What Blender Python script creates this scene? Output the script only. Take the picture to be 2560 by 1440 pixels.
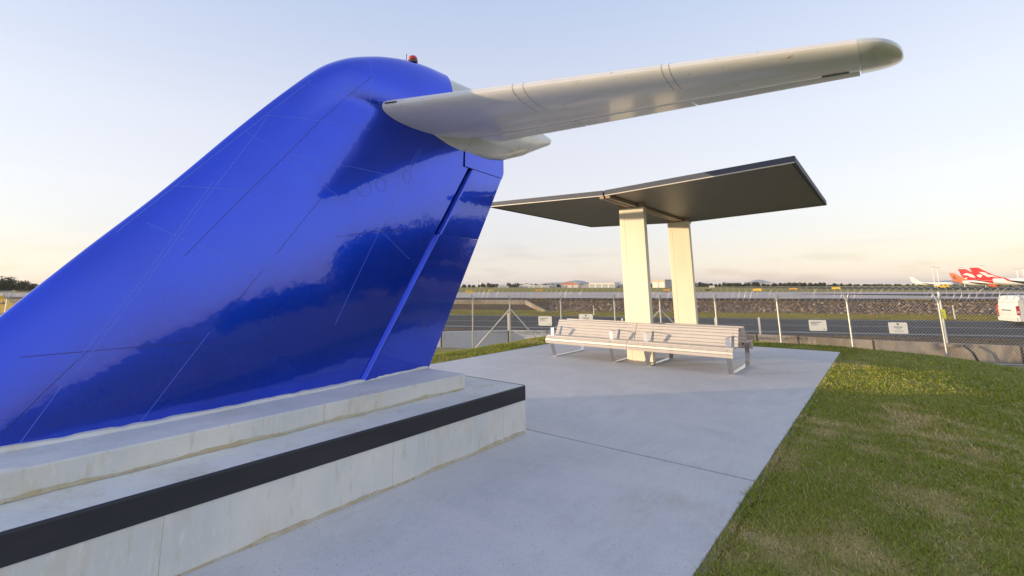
import bpy, math, random
import numpy as np
from mathutils import Vector, Matrix

scene = bpy.context.scene
for o in list(bpy.data.objects):
    bpy.data.objects.remove(o)
random.seed(7)
RNG = np.random.default_rng(11)

# ------------------------------------------------------------------ camera
EYE = Vector((0, 0, 1.5))
PITCH, YAW, ROLL = math.radians(10.37), math.radians(39.8), math.atan(-0.0045)
cam_data = bpy.data.cameras.new('camera')
cam = bpy.data.objects.new('camera', cam_data)
scene.collection.objects.link(cam)
scene.camera = cam
cam_data.sensor_width = 36.0
cam_data.sensor_fit = 'HORIZONTAL'
cam_data.lens = 1180.0 / 2560.0 * 36.0
cam_data.shift_x = (1280.0 - 1212.0) / 2560.0
cam_data.shift_y = -(720.0 - 499.76) / 2560.0
cam_data.clip_start = 0.05
cam_data.clip_end = 30000.0
cr, sr, cp, sp = math.cos(ROLL), math.sin(ROLL), math.cos(PITCH), math.sin(PITCH)
right = Vector((cr, -sp * sr, cp * sr))
up = Vector((-sr, -sp * cr, cp * cr))
fwd = Vector((0, cp, sp))
m3 = Matrix.Rotation(YAW, 3, 'Z') @ Matrix((right, up, -fwd)).transposed()
cam.matrix_world = Matrix.Translation(EYE) @ m3.to_4x4()

# ------------------------------------------------------------------ sky
SUN_AZ, SUN_EL = math.radians(222.0), math.radians(4.3)     # where the sun stands, clockwise from +Y
world = bpy.data.worlds.new('World')
scene.world = world
world.use_nodes = True
wn, wl = world.node_tree.nodes, world.node_tree.links
bg = wn['Background']
sky = wn.new('ShaderNodeTexSky')
sky.sky_type = 'NISHITA'
sky.sun_disc = False
sky.sun_elevation = SUN_EL
sky.sun_rotation = SUN_AZ
sky.air_density, sky.dust_density, sky.ozone_density = 1.0, 0.2, 1.0
tc = wn.new('ShaderNodeTexCoord')
sep = wn.new('ShaderNodeSeparateXYZ')
wl.new(tc.outputs['Generated'], sep.inputs[0])
ramp = wn.new('ShaderNodeValToRGB')
cr_ = ramp.color_ramp
cr_.elements[0].position = 0.0
cr_.elements[0].color = (0.30, 0.34, 0.44, 1)
cr_.elements[1].position = 1.0
cr_.elements[1].color = (0.275, 0.325, 0.465, 1)
for pos, c in ((0.018, (0.30, 0.34, 0.445)), (0.07, (0.355, 0.325, 0.425)), (0.17, (0.446, 0.408, 0.464)), (0.30, (0.446, 0.430, 0.492)), (0.55, (0.308, 0.355, 0.490))):
    e = cr_.elements.new(pos)
    e.color = (*c, 1)
wl.new(sep.outputs['Z'], ramp.inputs[0])
# thin clouds low over the horizon, all the way round
mp = wn.new('ShaderNodeMapping')
mp.inputs['Scale'].default_value = (7.0, 7.0, 38.0)
wl.new(tc.outputs['Generated'], mp.inputs[0])
cn = wn.new('ShaderNodeTexNoise')
cn.inputs['Scale'].default_value = 1.0
cn.inputs['Detail'].default_value = 7.0
cn.inputs['Roughness'].default_value = 0.55
wl.new(mp.outputs[0], cn.inputs['Vector'])
cramp = wn.new('ShaderNodeValToRGB')
cramp.color_ramp.elements[0].position, cramp.color_ramp.elements[1].position = 0.50, 0.66
wl.new(cn.outputs['Fac'], cramp.inputs[0])
band = wn.new('ShaderNodeValToRGB')
band.color_ramp.elements[0].position, band.color_ramp.elements[0].color = 0.0, (1, 1, 1, 1)
band.color_ramp.elements[1].position, band.color_ramp.elements[1].color = 0.12, (0, 0, 0, 1)
wl.new(sep.outputs['Z'], band.inputs[0])
cm = wn.new('ShaderNodeMath')
cm.operation = 'MULTIPLY'
wl.new(cramp.outputs[0], cm.inputs[0])
wl.new(band.outputs[0], cm.inputs[1])
cm2 = wn.new('ShaderNodeMath')
cm2.operation = 'MULTIPLY'
cm2.inputs[1].default_value = 0.6
wl.new(cm.outputs[0], cm2.inputs[0])
cmix = wn.new('ShaderNodeMix')
cmix.data_type = 'RGBA'
wl.new(cm2.outputs[0], cmix.inputs['Factor'])
wl.new(ramp.outputs[0], cmix.inputs['A'])
cmix.inputs['B'].default_value = (0.14, 0.155, 0.26, 1)
vm = wn.new('ShaderNodeVectorMath')
vm.operation = 'MULTIPLY_ADD'                # haze gradient * gain + physical sky
wl.new(cmix.outputs['Result'], vm.inputs[0])
SKY_GAIN = 7.2
vm.inputs[1].default_value = (SKY_GAIN,) * 3
smin = wn.new('ShaderNodeVectorMath')
smin.operation = 'SCALE'
smin.inputs['Scale'].default_value = 0.7
wl.new(sky.outputs[0], smin.inputs[0])
wl.new(smin.outputs[0], vm.inputs[2])
wl.new(vm.outputs[0], bg.inputs['Color'])
bg.inputs['Strength'].default_value = 0.1

# ------------------------------------------------------------------ sun
sun_data = bpy.data.lights.new('sun', 'SUN')
sun_data.energy = 2.45
sun_data.angle = math.radians(0.6)
sun_data.color = (1.0, 0.785, 0.49)
sun = bpy.data.objects.new('sun', sun_data)
scene.collection.objects.link(sun)
sdir = Vector((math.sin(SUN_AZ) * math.cos(SUN_EL), math.cos(SUN_AZ) * math.cos(SUN_EL), math.sin(SUN_EL)))
sun.rotation_euler = (-sdir).to_track_quat('-Z', 'Y').to_euler()
sun.location = (-20, -20, 20)

# ------------------------------------------------------------------ exposure
scene.render.engine = 'CYCLES'
scene.view_settings.view_transform = 'Standard'
scene.view_settings.look = 'None'
scene.view_settings.exposure = 0.98
scene.view_settings.gamma = 1.0
scene.cycles.max_bounces = 8
scene.cycles.transparent_max_bounces = 16

# ------------------------------------------------------------------ materials
MATS = {}


def mat(name, color, rough=0.6, metal=0.0, coat=0.0, noise=None, bump=None, spec=0.5, attr=None, coat_rough=0.03, extra=None):
    """noise: list of (scale, color2, lo, hi, stretch) layers mixed over the base; bump: (scale, strength, distance)"""
    if name in MATS:
        return MATS[name]
    m = bpy.data.materials.new(name)
    m.use_nodes = True
    nt = m.node_tree
    b = nt.nodes['Principled BSDF']
    b.inputs['Roughness'].default_value = rough
    b.inputs['Metallic'].default_value = metal
    b.inputs['Specular IOR Level'].default_value = spec
    b.inputs['Coat Weight'].default_value = coat
    b.inputs['Coat Roughness'].default_value = coat_rough
    if coat >= 1.0:
        b.inputs['Coat IOR'].default_value = 1.64
    b.inputs['Base Color'].default_value = (*color, 1)
    tcn = nt.nodes.new('ShaderNodeTexCoord')
    cur = None
    if attr:
        at = nt.nodes.new('ShaderNodeAttribute')
        at.attribute_name = attr
        cur = at.outputs['Color']
        nt.links.new(cur, b.inputs['Base Color'])
    for (scale, c2, lo, hi, st) in (noise or []):
        mpn = nt.nodes.new('ShaderNodeMapping')
        mpn.inputs['Scale'].default_value = st
        nt.links.new(tcn.outputs['Object'], mpn.inputs[0])
        nz = nt.nodes.new('ShaderNodeTexNoise')
        nz.inputs['Scale'].default_value = scale
        nz.inputs['Detail'].default_value = 6
        nz.inputs['Roughness'].default_value = 0.6
        nt.links.new(mpn.outputs[0], nz.inputs['Vector'])
        mr = nt.nodes.new('ShaderNodeMapRange')
        mr.inputs['From Min'].default_value = lo
        mr.inputs['From Max'].default_value = hi
        nt.links.new(nz.outputs['Fac'], mr.inputs['Value'])
        mx = nt.nodes.new('ShaderNodeMix')
        mx.data_type = 'RGBA'
        nt.links.new(mr.outputs[0], mx.inputs['Factor'])
        if cur is None:
            mx.inputs['A'].default_value = (*color, 1)
        else:
            nt.links.new(cur, mx.inputs['A'])
        mx.inputs['B'].default_value = (*c2, 1)
        cur = mx.outputs['Result']
        nt.links.new(cur, b.inputs['Base Color'])
    if bump:
        nz = nt.nodes.new('ShaderNodeTexNoise')
        nz.inputs['Scale'].default_value = bump[0]
        nz.inputs['Detail'].default_value = 4
        nt.links.new(tcn.outputs['Object'], nz.inputs['Vector'])
        bp = nt.nodes.new('ShaderNodeBump')
        bp.inputs['Strength'].default_value = bump[1]
        bp.inputs['Distance'].default_value = bump[2]
        nt.links.new(nz.outputs['Fac'], bp.inputs['Height'])
        nt.links.new(bp.outputs[0], b.inputs['Normal'])
        if coat:
            nt.links.new(bp.outputs[0], b.inputs['Coat Normal'])
    if extra:
        extra(nt, b)
    MATS[name] = m
    return m


U = (1, 1, 1)
M_SLAB = mat('broom finished concrete', (0.67, 0.655, 0.66), 0.75,
             noise=[(0.9, (0.55, 0.535, 0.55), 0.40, 0.66, U), (2.6, (0.65, 0.62, 0.61), 0.55, 0.72, (1.6, .5, 1)), (9, (0.62, 0.59, 0.58), 0.5, 0.75, (1, .25, 1)), (0.55, (0.53, 0.48, 0.42), 0.62, 0.74, U),
                    (4.2, (0.59, 0.57, 0.575), 0.44, 0.64, (1.5, .45, 1)), (1.1, (0.68, 0.645, 0.635), 0.50, 0.68, (.6, 1.6, 1)), (22, (0.655, 0.63, 0.62), 0.48, 0.72, (1, .35, 1)), (60, (0.36, 0.35, 0.36), 0.60, 0.67, U), (150, (0.26, 0.25, 0.26), 0.62, 0.68, U)], bump=(180, 0.25, 0.003))
M_JOINT = mat('joint sealant', (0.20, 0.185, 0.15), 0.8)
M_PLINTH = mat('cast concrete', (0.78, 0.755, 0.69), 0.7,
               noise=[(1.6, (0.66, 0.665, 0.635), 0.42, 0.62, U), (2.4, (0.66, 0.61, 0.50), 0.52, 0.70, (1, 1, .7)), (13, (0.60, 0.55, 0.45), 0.58, 0.72, (1, 1, .25)), (30, (0.80, 0.77, 0.71), 0.58, 0.74, (1, 1, .3)), (60, (0.42, 0.40, 0.36), 0.64, 0.74, U),
                      (18, (0.74, 0.72, 0.67), 0.52, 0.7, (1, 1, .12))], bump=(40, 0.2, 0.004))
M_STAIN = mat('dirt stained grout', (0.50, 0.41, 0.25), 0.9, noise=[(7, (0.56, 0.52, 0.42), 0.4, 0.62, U), (30, (0.30, 0.24, 0.15), 0.58, 0.7, U)])
M_TRIM = mat('black rubberised trim', (0.018, 0.019, 0.024), 0.5, noise=[(3, (0.035, 0.034, 0.036), 0.45, 0.7, (1, .2, 1))], bump=(60, .1, .002))
M_BLUE = mat('blue gloss paint', (0.0, 0.052, 0.74), 0.20, metal=0.68, coat=1.0, coat_rough=0.03, spec=0.15,
             noise=[(1.3, (0.0, 0.042, 0.64), 0.45, 0.7, U), (95, (0.10, 0.16, 0.66), 0.735, 0.76, U)], bump=(2.6, 0.13, 0.02))
M_SEAM = mat('blue lapped seam', (0.10, 0.18, 0.85), 0.35, metal=0.3, coat=0.7)
M_SEAMD = mat('dark blue gap', (0.003, 0.01, 0.16), 0.4, coat=0.6)
M_DARK = mat('shadow gap black', (0.01, 0.01, 0.012), 0.8)
M_WHITE = mat('aged white paint', (0.84, 0.80, 0.77), 0.35, coat=0.6, coat_rough=0.12,
              noise=[(2.0, (0.78, 0.73, 0.69), 0.45, 0.7, (.5, 3, 3)), (22, (0.46, 0.37, 0.24), 0.66, 0.69, (.3, 1, 1)), (90, (0.30, 0.26, 0.20), 0.70, 0.74, U)],
              bump=(5, 0.06, 0.01))
M_WHITE2 = mat('fairing white paint', (0.70, 0.69, 0.65), 0.25, coat=0.5, coat_rough=0.1,
               noise=[(3.0, (0.60, 0.58, 0.52), 0.45, 0.7, (3, .6, 3)), (60, (0.35, 0.30, 0.22), 0.70, 0.74, U)], bump=(4, 0.08, 0.015))
M_SEAMW = mat('fairing seam', (0.20, 0.17, 0.13), 0.6, noise=[(40, (0.5, 0.42, 0.28), 0.5, 0.6, U)])
M_COL = mat('cream powder coat', (0.82, 0.75, 0.59), 0.42, noise=[(2.2, (0.77, 0.70, 0.56), 0.45, 0.7, (1, 1, .3))], bump=(8, .03, .01))
M_SOFFIT = mat('bronze soffit', (0.17, 0.145, 0.125), 0.45, metal=0.4, noise=[(6, (0.15, 0.125, 0.11), 0.45, 0.65, (.2, 4, 1))])
M_FASCIA = mat('grey fascia', (0.085, 0.09, 0.115), 0.55, spec=0.2)
M_LIP = mat('cream flashing', (0.70, 0.62, 0.52), 0.4)
M_BEAM = mat('bronze beam', (0.36, 0.26, 0.17), 0.45, metal=0.2)
M_SLAT = mat('champagne aluminium slat', (0.71, 0.63, 0.57), 0.42, metal=0.15, noise=[(2, (0.67, 0.59, 0.53), 0.45, 0.7, (6, 1, 1))])
M_STEEL = mat('brushed stainless', (0.62, 0.60, 0.58), 0.24, metal=1.0, noise=[(60, (0.50, 0.48, 0.46), 0.45, 0.7, (1, 1, .1))])
M_ARM = mat('satin aluminium bar', (0.60, 0.64, 0.74), 0.3, metal=1.0)
M_BOLT = mat('dark bolt', (0.10, 0.09, 0.08), 0.4, metal=0.8)
M_GALV = mat('galvanised steel', (0.55, 0.54, 0.52), 0.42, metal=0.55, noise=[(30, (0.45, 0.44, 0.43), 0.45, 0.65, U)])
M_WIRE = mat('chain link wire', (0.50, 0.47, 0.42), 0.45, metal=0.4)
M_SIGN = mat('white sign board', (0.78, 0.75, 0.74), 0.45)
M_INK = mat('sign ink', (0.10, 0.10, 0.12), 0.6)
M_YEL = mat('yellow sign face', (0.95, 0.50, 0.0), 0.6, spec=0.1)
M_YEL2 = mat('airfield sign yellow', (0.80, 0.50, 0.02), 0.5)
M_ORG = mat('airfield sign orange', (0.75, 0.33, 0.04), 0.5)
M_BLK = mat('black paint', (0.015, 0.015, 0.017), 0.5)
M_ROAD = mat('road asphalt', (0.060, 0.062, 0.070), 0.85, spec=0.08, noise=[(0.25, (0.048, 0.05, 0.058), 0.4, 0.65, (.3, 1, 1)), (40, (0.09, 0.09, 0.095), 0.6, 0.75, U)])
M_SHOULDER = mat('runway shoulder asphalt', (0.075, 0.07, 0.072), 0.9, spec=0.08, noise=[(0.1, (0.06, 0.057, 0.058), 0.4, 0.65, (.3, 1, 1))])
M_PAINT = mat('white road paint', (0.62, 0.61, 0.60), 0.7)
M_YPAINT = mat('yellow ground paint', (0.62, 0.42, 0.04), 0.7)
M_TAXI = mat('taxiway concrete', (0.58, 0.47, 0.41), 0.85, spec=0.05, noise=[(0.03, (0.50, 0.41, 0.365), 0.4, 0.65, (.25, 1, 1)), (0.2, (0.63, 0.51, 0.45), 0.5, 0.7, (.2, 1, 1))])
M_SOIL = mat('dark soil', (0.10, 0.072, 0.055), 0.95, spec=0.08, noise=[(0.5, (0.17, 0.115, 0.07), 0.48, 0.62, U), (3, (0.24, 0.17, 0.10), 0.58, 0.7, U), (11, (0.06, 0.045, 0.035), 0.55, 0.7, U)], bump=(6, .6, .06))
M_DRYG = mat('dry airfield grass', (0.36, 0.28, 0.075), 0.95,
             spec=0.08, noise=[(0.35, (0.40, 0.28, 0.09), 0.45, 0.62, U), (2.5, (0.24, 0.22, 0.05), 0.52, 0.66, U), (0.05, (0.30, 0.25, 0.07), 0.45, 0.6, U), (14, (0.24, 0.18, 0.07), 0.58, 0.7, U)], bump=(12, .8, .05))
M_VERGE = mat('verge grass', (0.30, 0.25, 0.04), 0.95, spec=0.08, noise=[(0.6, (0.36, 0.25, 0.055), 0.48, 0.62, U), (4, (0.20, 0.19, 0.03), 0.52, 0.66, U), (18, (0.27, 0.21, 0.07), 0.56, 0.7, U)], bump=(15, .8, .06))
M_WALL = mat('drain wall concrete', (0.33, 0.27, 0.21), 0.85, noise=[(0.8, (0.22, 0.165, 0.115), 0.42, 0.62, (1, 1, .4)), (6, (0.40, 0.34, 0.28), 0.52, 0.7, (1, 1, .3))], bump=(20, .3, .01))
M_WALL_SHADE = mat('shade toned drain wall concrete', (0.62, 0.60, 0.58), 0.85, noise=[(0.8, (0.52, 0.50, 0.48), 0.45, 0.65, (1, 1, .4)), (6, (0.44, 0.41, 0.37), 0.6, 0.72, (1, 1, .3))], bump=(20, .3, .01))  # same wall concrete, its skylit shade painted in as a paler colour
M_DRAIN = mat('drain floor', (0.33, 0.30, 0.27), 0.9, noise=[(0.7, (0.22, 0.18, 0.14), 0.45, 0.62, U), (4, (0.13, 0.10, 0.07), 0.58, 0.7, U)])
M_ROCK = mat('bank rock', (0.2, 0.16, 0.13), 0.9, attr='Col')
M_LEAF = mat('grass blade', (0.1, 0.12, 0.03), 0.6, attr='Col', spec=0.3)
M_LAWN = mat('lawn earth', (0.1, 0.1, 0.03), 0.95, attr='Col', noise=[(45, (0.15, 0.145, 0.04), 0.52, 0.68, U), (90, (0.30, 0.24, 0.11), 0.58, 0.72, U)], bump=(70, 1.0, 0.03))
M_TREE = mat('foliage', (0.05, 0.06, 0.025), 0.8, attr='Col', spec=0.2)
M_BARK = mat('bark', (0.10, 0.075, 0.055), 0.9)
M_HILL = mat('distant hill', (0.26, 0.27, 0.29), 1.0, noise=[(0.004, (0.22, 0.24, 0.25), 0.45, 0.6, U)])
M_BRIDGE = mat('bridge concrete', (0.66, 0.58, 0.52), 0.9)
M_SHED = mat('white metal cladding', (0.72, 0.68, 0.63), 0.6)
M_SHED2 = mat('grey metal cladding', (0.42, 0.42, 0.43), 0.6)
M_SHEDB = mat('beige cladding', (0.52, 0.42, 0.30), 0.6)
M_SHEDR = mat('salmon hangar front', (0.62, 0.26, 0.19), 0.6)
M_ROOFG = mat('pale roof', (0.60, 0.57, 0.54), 0.6)
M_VANW = mat('white van paint', (0.78, 0.74, 0.69), 0.3, coat=0.6)
M_GLASS = mat('tinted glass', (0.05, 0.08, 0.085), 0.06, spec=0.8)
M_REDL = mat('red lens', (0.55, 0.012, 0.012), 0.2, coat=0.6)
M_WHL = mat('clear lens', (0.75, 0.73, 0.72), 0.2)
M_TYRE = mat('tyre rubber', (0.02, 0.02, 0.02), 0.85)
M_RIM = mat('wheel rim', (0.45, 0.45, 0.45), 0.4, metal=0.7)
M_ACW = mat('aircraft white', (0.78, 0.75, 0.71), 0.35, coat=0.4)
M_ACR = mat('aircraft red', (0.70, 0.012, 0.018), 0.35, coat=0.3)
M_ACO = mat('aircraft orange', (0.75, 0.13, 0.025), 0.35, coat=0.3)
M_ACG = mat('aircraft grey metal', (0.40, 0.38, 0.35), 0.4, metal=0.4)
M_PLASTIC = mat('white plastic post', (0.78, 0.72, 0.64), 0.5)
M_YTAG = mat('fluoro yellow tag', (0.75, 0.72, 0.03), 0.5)


# ------------------------------------------------------------------ helpers
ORIGIN = {}


def link(o, parent=None):
    scene.collection.objects.link(o)
    if parent is not None:
        o.parent = parent
    return o


def tag(o, label=None, cat=None, group=None, kind=None):
    if label:
        o['label'] = label
    if cat:
        o['category'] = cat
    if group:
        o['group'] = group
    if kind:
        o['kind'] = kind
    return o


def thing(name, label, cat, loc, group=None):
    o = bpy.data.objects.new(name, None)
    o.empty_display_size = 0.2
    o.location = loc
    link(o)
    ORIGIN[o.name] = Vector(loc)
    return tag(o, label, cat, group)


class MB:
    """collects faces in world coordinates and builds ONE mesh object"""

    def __init__(self):
        self.v, self.f = [], []

    def add(self, verts, faces):
        n = len(self.v)
        self.v += [tuple(p) for p in verts]
        self.f += [tuple(i + n for i in f) for f in faces]
        return self

    def box(self, x0, x1, y0, y1, z0, z1):
        return self.add([(x0, y0, z0), (x1, y0, z0), (x1, y1, z0), (x0, y1, z0), (x0, y0, z1), (x1, y0, z1), (x1, y1, z1), (x0, y1, z1)],
                        [(3, 2, 1, 0), (4, 5, 6, 7), (0, 1, 5, 4), (1, 2, 6, 5), (2, 3, 7, 6), (3, 0, 4, 7)])

    def obox(self, c, ax, ay, az, sx, sy, sz):
        """box centred at c with half sizes along unit axes"""
        c, ax, ay, az = Vector(c), Vector(ax), Vector(ay), Vector(az)
        P = [c + ax * sx * i + ay * sy * j + az * sz * k for k in (-1, 1) for (i, j) in ((-1, -1), (1, -1), (1, 1), (-1, 1))]
        return self.add(P, [(3, 2, 1, 0), (4, 5, 6, 7), (0, 1, 5, 4), (1, 2, 6, 5), (2, 3, 7, 6), (3, 0, 4, 7)])

    def tube(self, pts, r, n=8, caps=True, radii=None):
        pts = [Vector(p) for p in pts]
        V, F = [], []
        prev = None
        for i, p in enumerate(pts):
            a = pts[max(0, i - 1)]
            b = pts[min(len(pts) - 1, i + 1)]
            d = (b - a).normalized()
            ref = Vector((0, 0, 1)) if abs(d.z) < 0.95 else Vector((1, 0, 0))
            u = d.cross(ref).normalized() if prev is None else (prev - d * prev.dot(d)).normalized()
            prev = u
            w = d.cross(u)
            rr = radii[i] if radii else r
            for k in range(n):
                an = 2 * math.pi * k / n
                V.append(p + (u * math.cos(an) + w * math.sin(an)) * rr)
        for i in range(len(pts) - 1):
            for k in range(n):
                F.append((i * n + k, i * n + (k + 1) % n, (i + 1) * n + (k + 1) % n, (i + 1) * n + k))
        if caps:
            F.append(tuple(range(n))[::-1])
            F.append(tuple((len(pts) - 1) * n + k for k in range(n)))
        return self.add(V, F)

    def prism(self, poly, axis, a0, a1):
        """extrude a 2D polygon along an axis: axis 'x' -> poly is (y,z); 'y' -> (x,z); 'z' -> (x,y)"""
        n = len(poly)
        mk = {'x': lambda p, a: (a, p[0], p[1]), 'y': lambda p, a: (p[0], a, p[1]), 'z': lambda p, a: (p[0], p[1], a)}[axis]
        V = [mk(p, a0) for p in poly] + [mk(p, a1) for p in poly]
        F = [tuple(range(n))[::-1], tuple(range(n, 2 * n))] + [(i, (i + 1) % n, n + (i + 1) % n, n + i) for i in range(n)]
        return self.add(V, F)

    def grid(self, rows, closed=False, flip=False):
        """rows of equal length -> quads"""
        nr, nc = len(rows), len(rows[0])
        V = [p for r in rows for p in r]
        F = []
        for i in range(nr - 1):
            for j in range(nc if closed else nc - 1):
                j2 = (j + 1) % nc
                q = (i * nc + j, i * nc + j2, (i + 1) * nc + j2, (i + 1) * nc + j)
                F.append(q[::-1] if flip else q)
        return self.add(V, F)

    def build(self, name, m, parent=None, smooth=False, bevel=0.0, fixn=True):
        me = bpy.data.meshes.new(name)
        off = ORIGIN.get(parent.name, Vector()) if parent is not None else Vector()
        me.from_pydata([(p[0] - off.x, p[1] - off.y, p[2] - off.z) for p in self.v], [], self.f)
        me.update()
        if fixn:
            import bmesh
            bm = bmesh.new()
            bm.from_mesh(me)
            bmesh.ops.recalc_face_normals(bm, faces=bm.faces)
            bm.to_mesh(me)
            bm.free()
        me.materials.append(m)
        if smooth:
            me.polygons.foreach_set('use_smooth', [True] * len(me.polygons))
        o = bpy.data.objects.new(name, me)
        link(o, parent)
        if parent is not None:
            ORIGIN[o.name] = off
        if bevel:
            bv = o.modifiers.new('bevel', 'BEVEL')
            bv.width = bevel
            bv.segments = 3
            bv.limit_method = 'ANGLE'
            bv.angle_limit = math.radians(40)
        return o


def copy_tree(o, parent=None):
    c = o.copy()
    scene.collection.objects.link(c)
    if parent is not None:
        c.parent = parent
    ORIGIN[c.name] = ORIGIN.get(o.name, Vector())
    for ch in list(o.children):
        copy_tree(ch, c)
    return c


def np_mesh(name, V, F, m, col=None, parent=None, smooth=False):
    """V (n,3), F (m,k) numpy, col (n,3) per vertex colour"""
    me = bpy.data.meshes.new(name)
    k = F.shape[1]
    me.vertices.add(len(V))
    me.vertices.foreach_set('co', np.asarray(V, np.float32).ravel())
    me.loops.add(F.size)
    me.loops.foreach_set('vertex_index', F.astype(np.int32).ravel())
    me.polygons.add(len(F))
    me.polygons.foreach_set('loop_start', np.arange(len(F), dtype=np.int32) * k)
    me.polygons.foreach_set('loop_total', np.full(len(F), k, np.int32))
    if col is not None:
        a = me.color_attributes.new('Col', 'FLOAT_COLOR', 'POINT')
        a.data.foreach_set('color', np.concatenate([col, np.ones((len(col), 1))], 1).astype(np.float32).ravel())
    if smooth:
        me.polygons.foreach_set('use_smooth', np.ones(len(F), bool))
    me.update(calc_edges=True)
    me.validate()
    me.materials.append(m)
    o = bpy.data.objects.new(name, me)
    return link(o, parent)


def vnoise(x, y, f, seed=0):
    """cheap smooth value noise in numpy"""
    x, y = np.asarray(x) * f, np.asarray(y) * f
    xi, yi = np.floor(x), np.floor(y)
    xf, yf = x - xi, y - yi
    xf, yf = xf * xf * (3 - 2 * xf), yf * yf * (3 - 2 * yf)

    def hsh(a, b):
        return np.modf(np.abs(np.sin(a * 127.1 + b * 311.7 + seed * 74.7) * 43758.5453))[0]
    return (hsh(xi, yi) * (1 - xf) * (1 - yf) + hsh(xi + 1, yi) * xf * (1 - yf) + hsh(xi, yi + 1) * (1 - xf) * yf + hsh(xi + 1, yi + 1) * xf * yf)


# ------------------------------------------------------------------ airfield frame: s = out from the fence, t = along it
F0 = np.array([-6.97, 19.23])
TV = np.array([0.9063, 0.4226])
SV = np.array([-0.4226, 0.9063])
ZS = [(-20000, -1.3), (1.2, -1.3), (2.6, -2.3), (2.7, -2.3)]
FAR = [(0, -1.3), (34, -1.3), (38, -0.12), (118, -0.25), (300, -0.9), (600, -1.2), (4000, -1.4), (12000, -4.0)]


def W_S(t):
    return float(np.interp(t, [-40, -12, -8.2, -6, 5.8, 7.7, 10.5, 15.5, 25], [6.5, 7.4, 9.4, 9.8, 9.8, 9.2, 8.0, 6.6, 6.2]))


def zfar(s):
    return float(np.interp(s, [a for a, _ in FAR], [b for _, b in FAR]))


def st(s, t, z=None, lift=0.0):
    p = F0 + SV * s + TV * t
    return (float(p[0]), float(p[1]), (zfar(s) if z is None else z) + lift)


TC = [-12000, -4000, -1200, -400, -150, -60, -40, -26, -19, -12, -8.2, -6, -2, 2, 5.8, 7.7, 10.5, 15.5, 25, 60, 150, 400, 1200, 4000, 12000]
rows = []
for kind, s in [('n', -12000), ('n', -300), ('n', -40), ('n', -1), ('n', 1.2), ('n', 2.6), ('w', 0.02), ('W', 0.1), ('f', 11), ('f', 25), ('f', 34), ('f', 38), ('f', 60), ('f', 118), ('f', 200), ('f', 300), ('f', 600), ('f', 1500), ('f', 4000), ('f', 12000)]:
    r = []
    for t in TC:
        if kind == 'n':
            r.append(st(s, t, -1.3 if s < 2 else -2.3))
        elif kind == 'w':
            r.append(st(W_S(t) + 0.02, t, -2.3))
        elif kind == 'W':
            r.append(st(W_S(t) + 0.1, t, -1.3))
        else:
            r.append(st(s, t))
    rows.append(r)
tag(MB().grid(rows).build('ground', M_DRYG, fixn=False), kind='structure')


def strip(name, s0, s1, t0, t1, lift, m, sub=None, segs=8):
    ss = sorted({s0, s1, *[a for a, _ in FAR if s0 < a < s1]})
    ts = list(np.linspace(t0, t1, segs + 1))
    R = [[st(s, t, None, lift) for t in ts] for s in ss]
    return tag(MB().grid(R).build(name, m, fixn=False), kind=sub or 'structure')


# drain bed and dark soil shoulder
tag(MB().grid([[st(s, t, z) for t in TC[5:21]] for s, z in ((0.9, -1.28), (1.25, -1.28), (2.6, -2.28))] + [[st(W_S(t), t, -2.28) for t in TC[5:21]]]).build('drain_channel', M_DRAIN, fixn=False), kind='structure')
tag(MB().grid([[st(W_S(t) + 0.2, t, -1.275) for t in TC[5:21]], [st(10.9, t, -1.275) for t in TC[5:21]]]).build('soil_shoulder', M_SOIL, fixn=False), kind='structure')
strip('road', 10.8, 25.2, -400, 300, 0.03, M_ROAD)
for nm, s, w in (('edge_line', 12.2, 0.14), ('centre_line', 17.9, 0.12), ('edge_line', 24.3, 0.14)):
    strip(nm, s - w / 2, s + w / 2, -150, 90, 0.036, M_PAINT)
strip('verge', 25.2, 34.2, -400, 300, 0.02, M_VERGE)
strip('taxiway_shoulder', 38.6, 47.0, -500, 900, 0.02, M_SHOULDER)
strip('taxiway', 47.0, 116.0, -600, 1200, 0.02, M_TAXI)
tag(MB().add([st(58, 44, None, 0.05), st(80, 30, None, 0.05), st(84, 260, None, 0.05), st(56, 240, None, 0.05)], [(3, 2, 1, 0)]).build('taxiway_patch', M_SHOULDER, fixn=False), kind='structure')
strip('apron', 160, 620, 118, 1200, 0.06, M_SHOULDER)
for s, t in ((44.6, -11.3), (45.4, -2.6), (45.4, 18.7), (43.3, 30.5)):
    tag(MB().add([st(s - 1.6, t - 2.2, None, 0.03), st(s - 1.6, t + 0.6, None, 0.03), st(s + 1.6, t + 2.2, None, 0.03), st(s + 1.6, t - 0.6, None, 0.03)], [(0, 1, 2, 3)]).build('yellow_chevron', M_YPAINT, fixn=False), kind='structure')

# ------------------------------------------------------------------ lawn mound
SX0, SX1, SY0, SY1 = -7.02, -0.96, -9.0, 13.68        # pavement rectangle


def mound(x, y):
    dx = np.maximum(np.maximum(x + 0.25, 0) * 1.0, np.maximum(-7.75 - x, 0) * 1.9)
    dy = np.maximum(np.maximum(y - 14.3, 0), np.maximum(-11 - y, 0))
    d = np.hypot(dx, dy)
    z = -0.006 - 0.17 * (np.sqrt(d * d + 1.2 ** 2) - 1.2)
    z = z + 0.03 * (vnoise(x, y, 0.8, 3) - 0.5) * np.clip(np.minimum(np.abs(x - SX1), 1), 0, 1) + 0.012 * (vnoise(x, y, 3.0, 4) - 0.5)
    inside = (x > SX0 - 0.02) & (x < SX1 + 0.02) & (y > SY0) & (y < SY1 + 0.02)
    return np.where(inside, -0.1, z)


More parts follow.
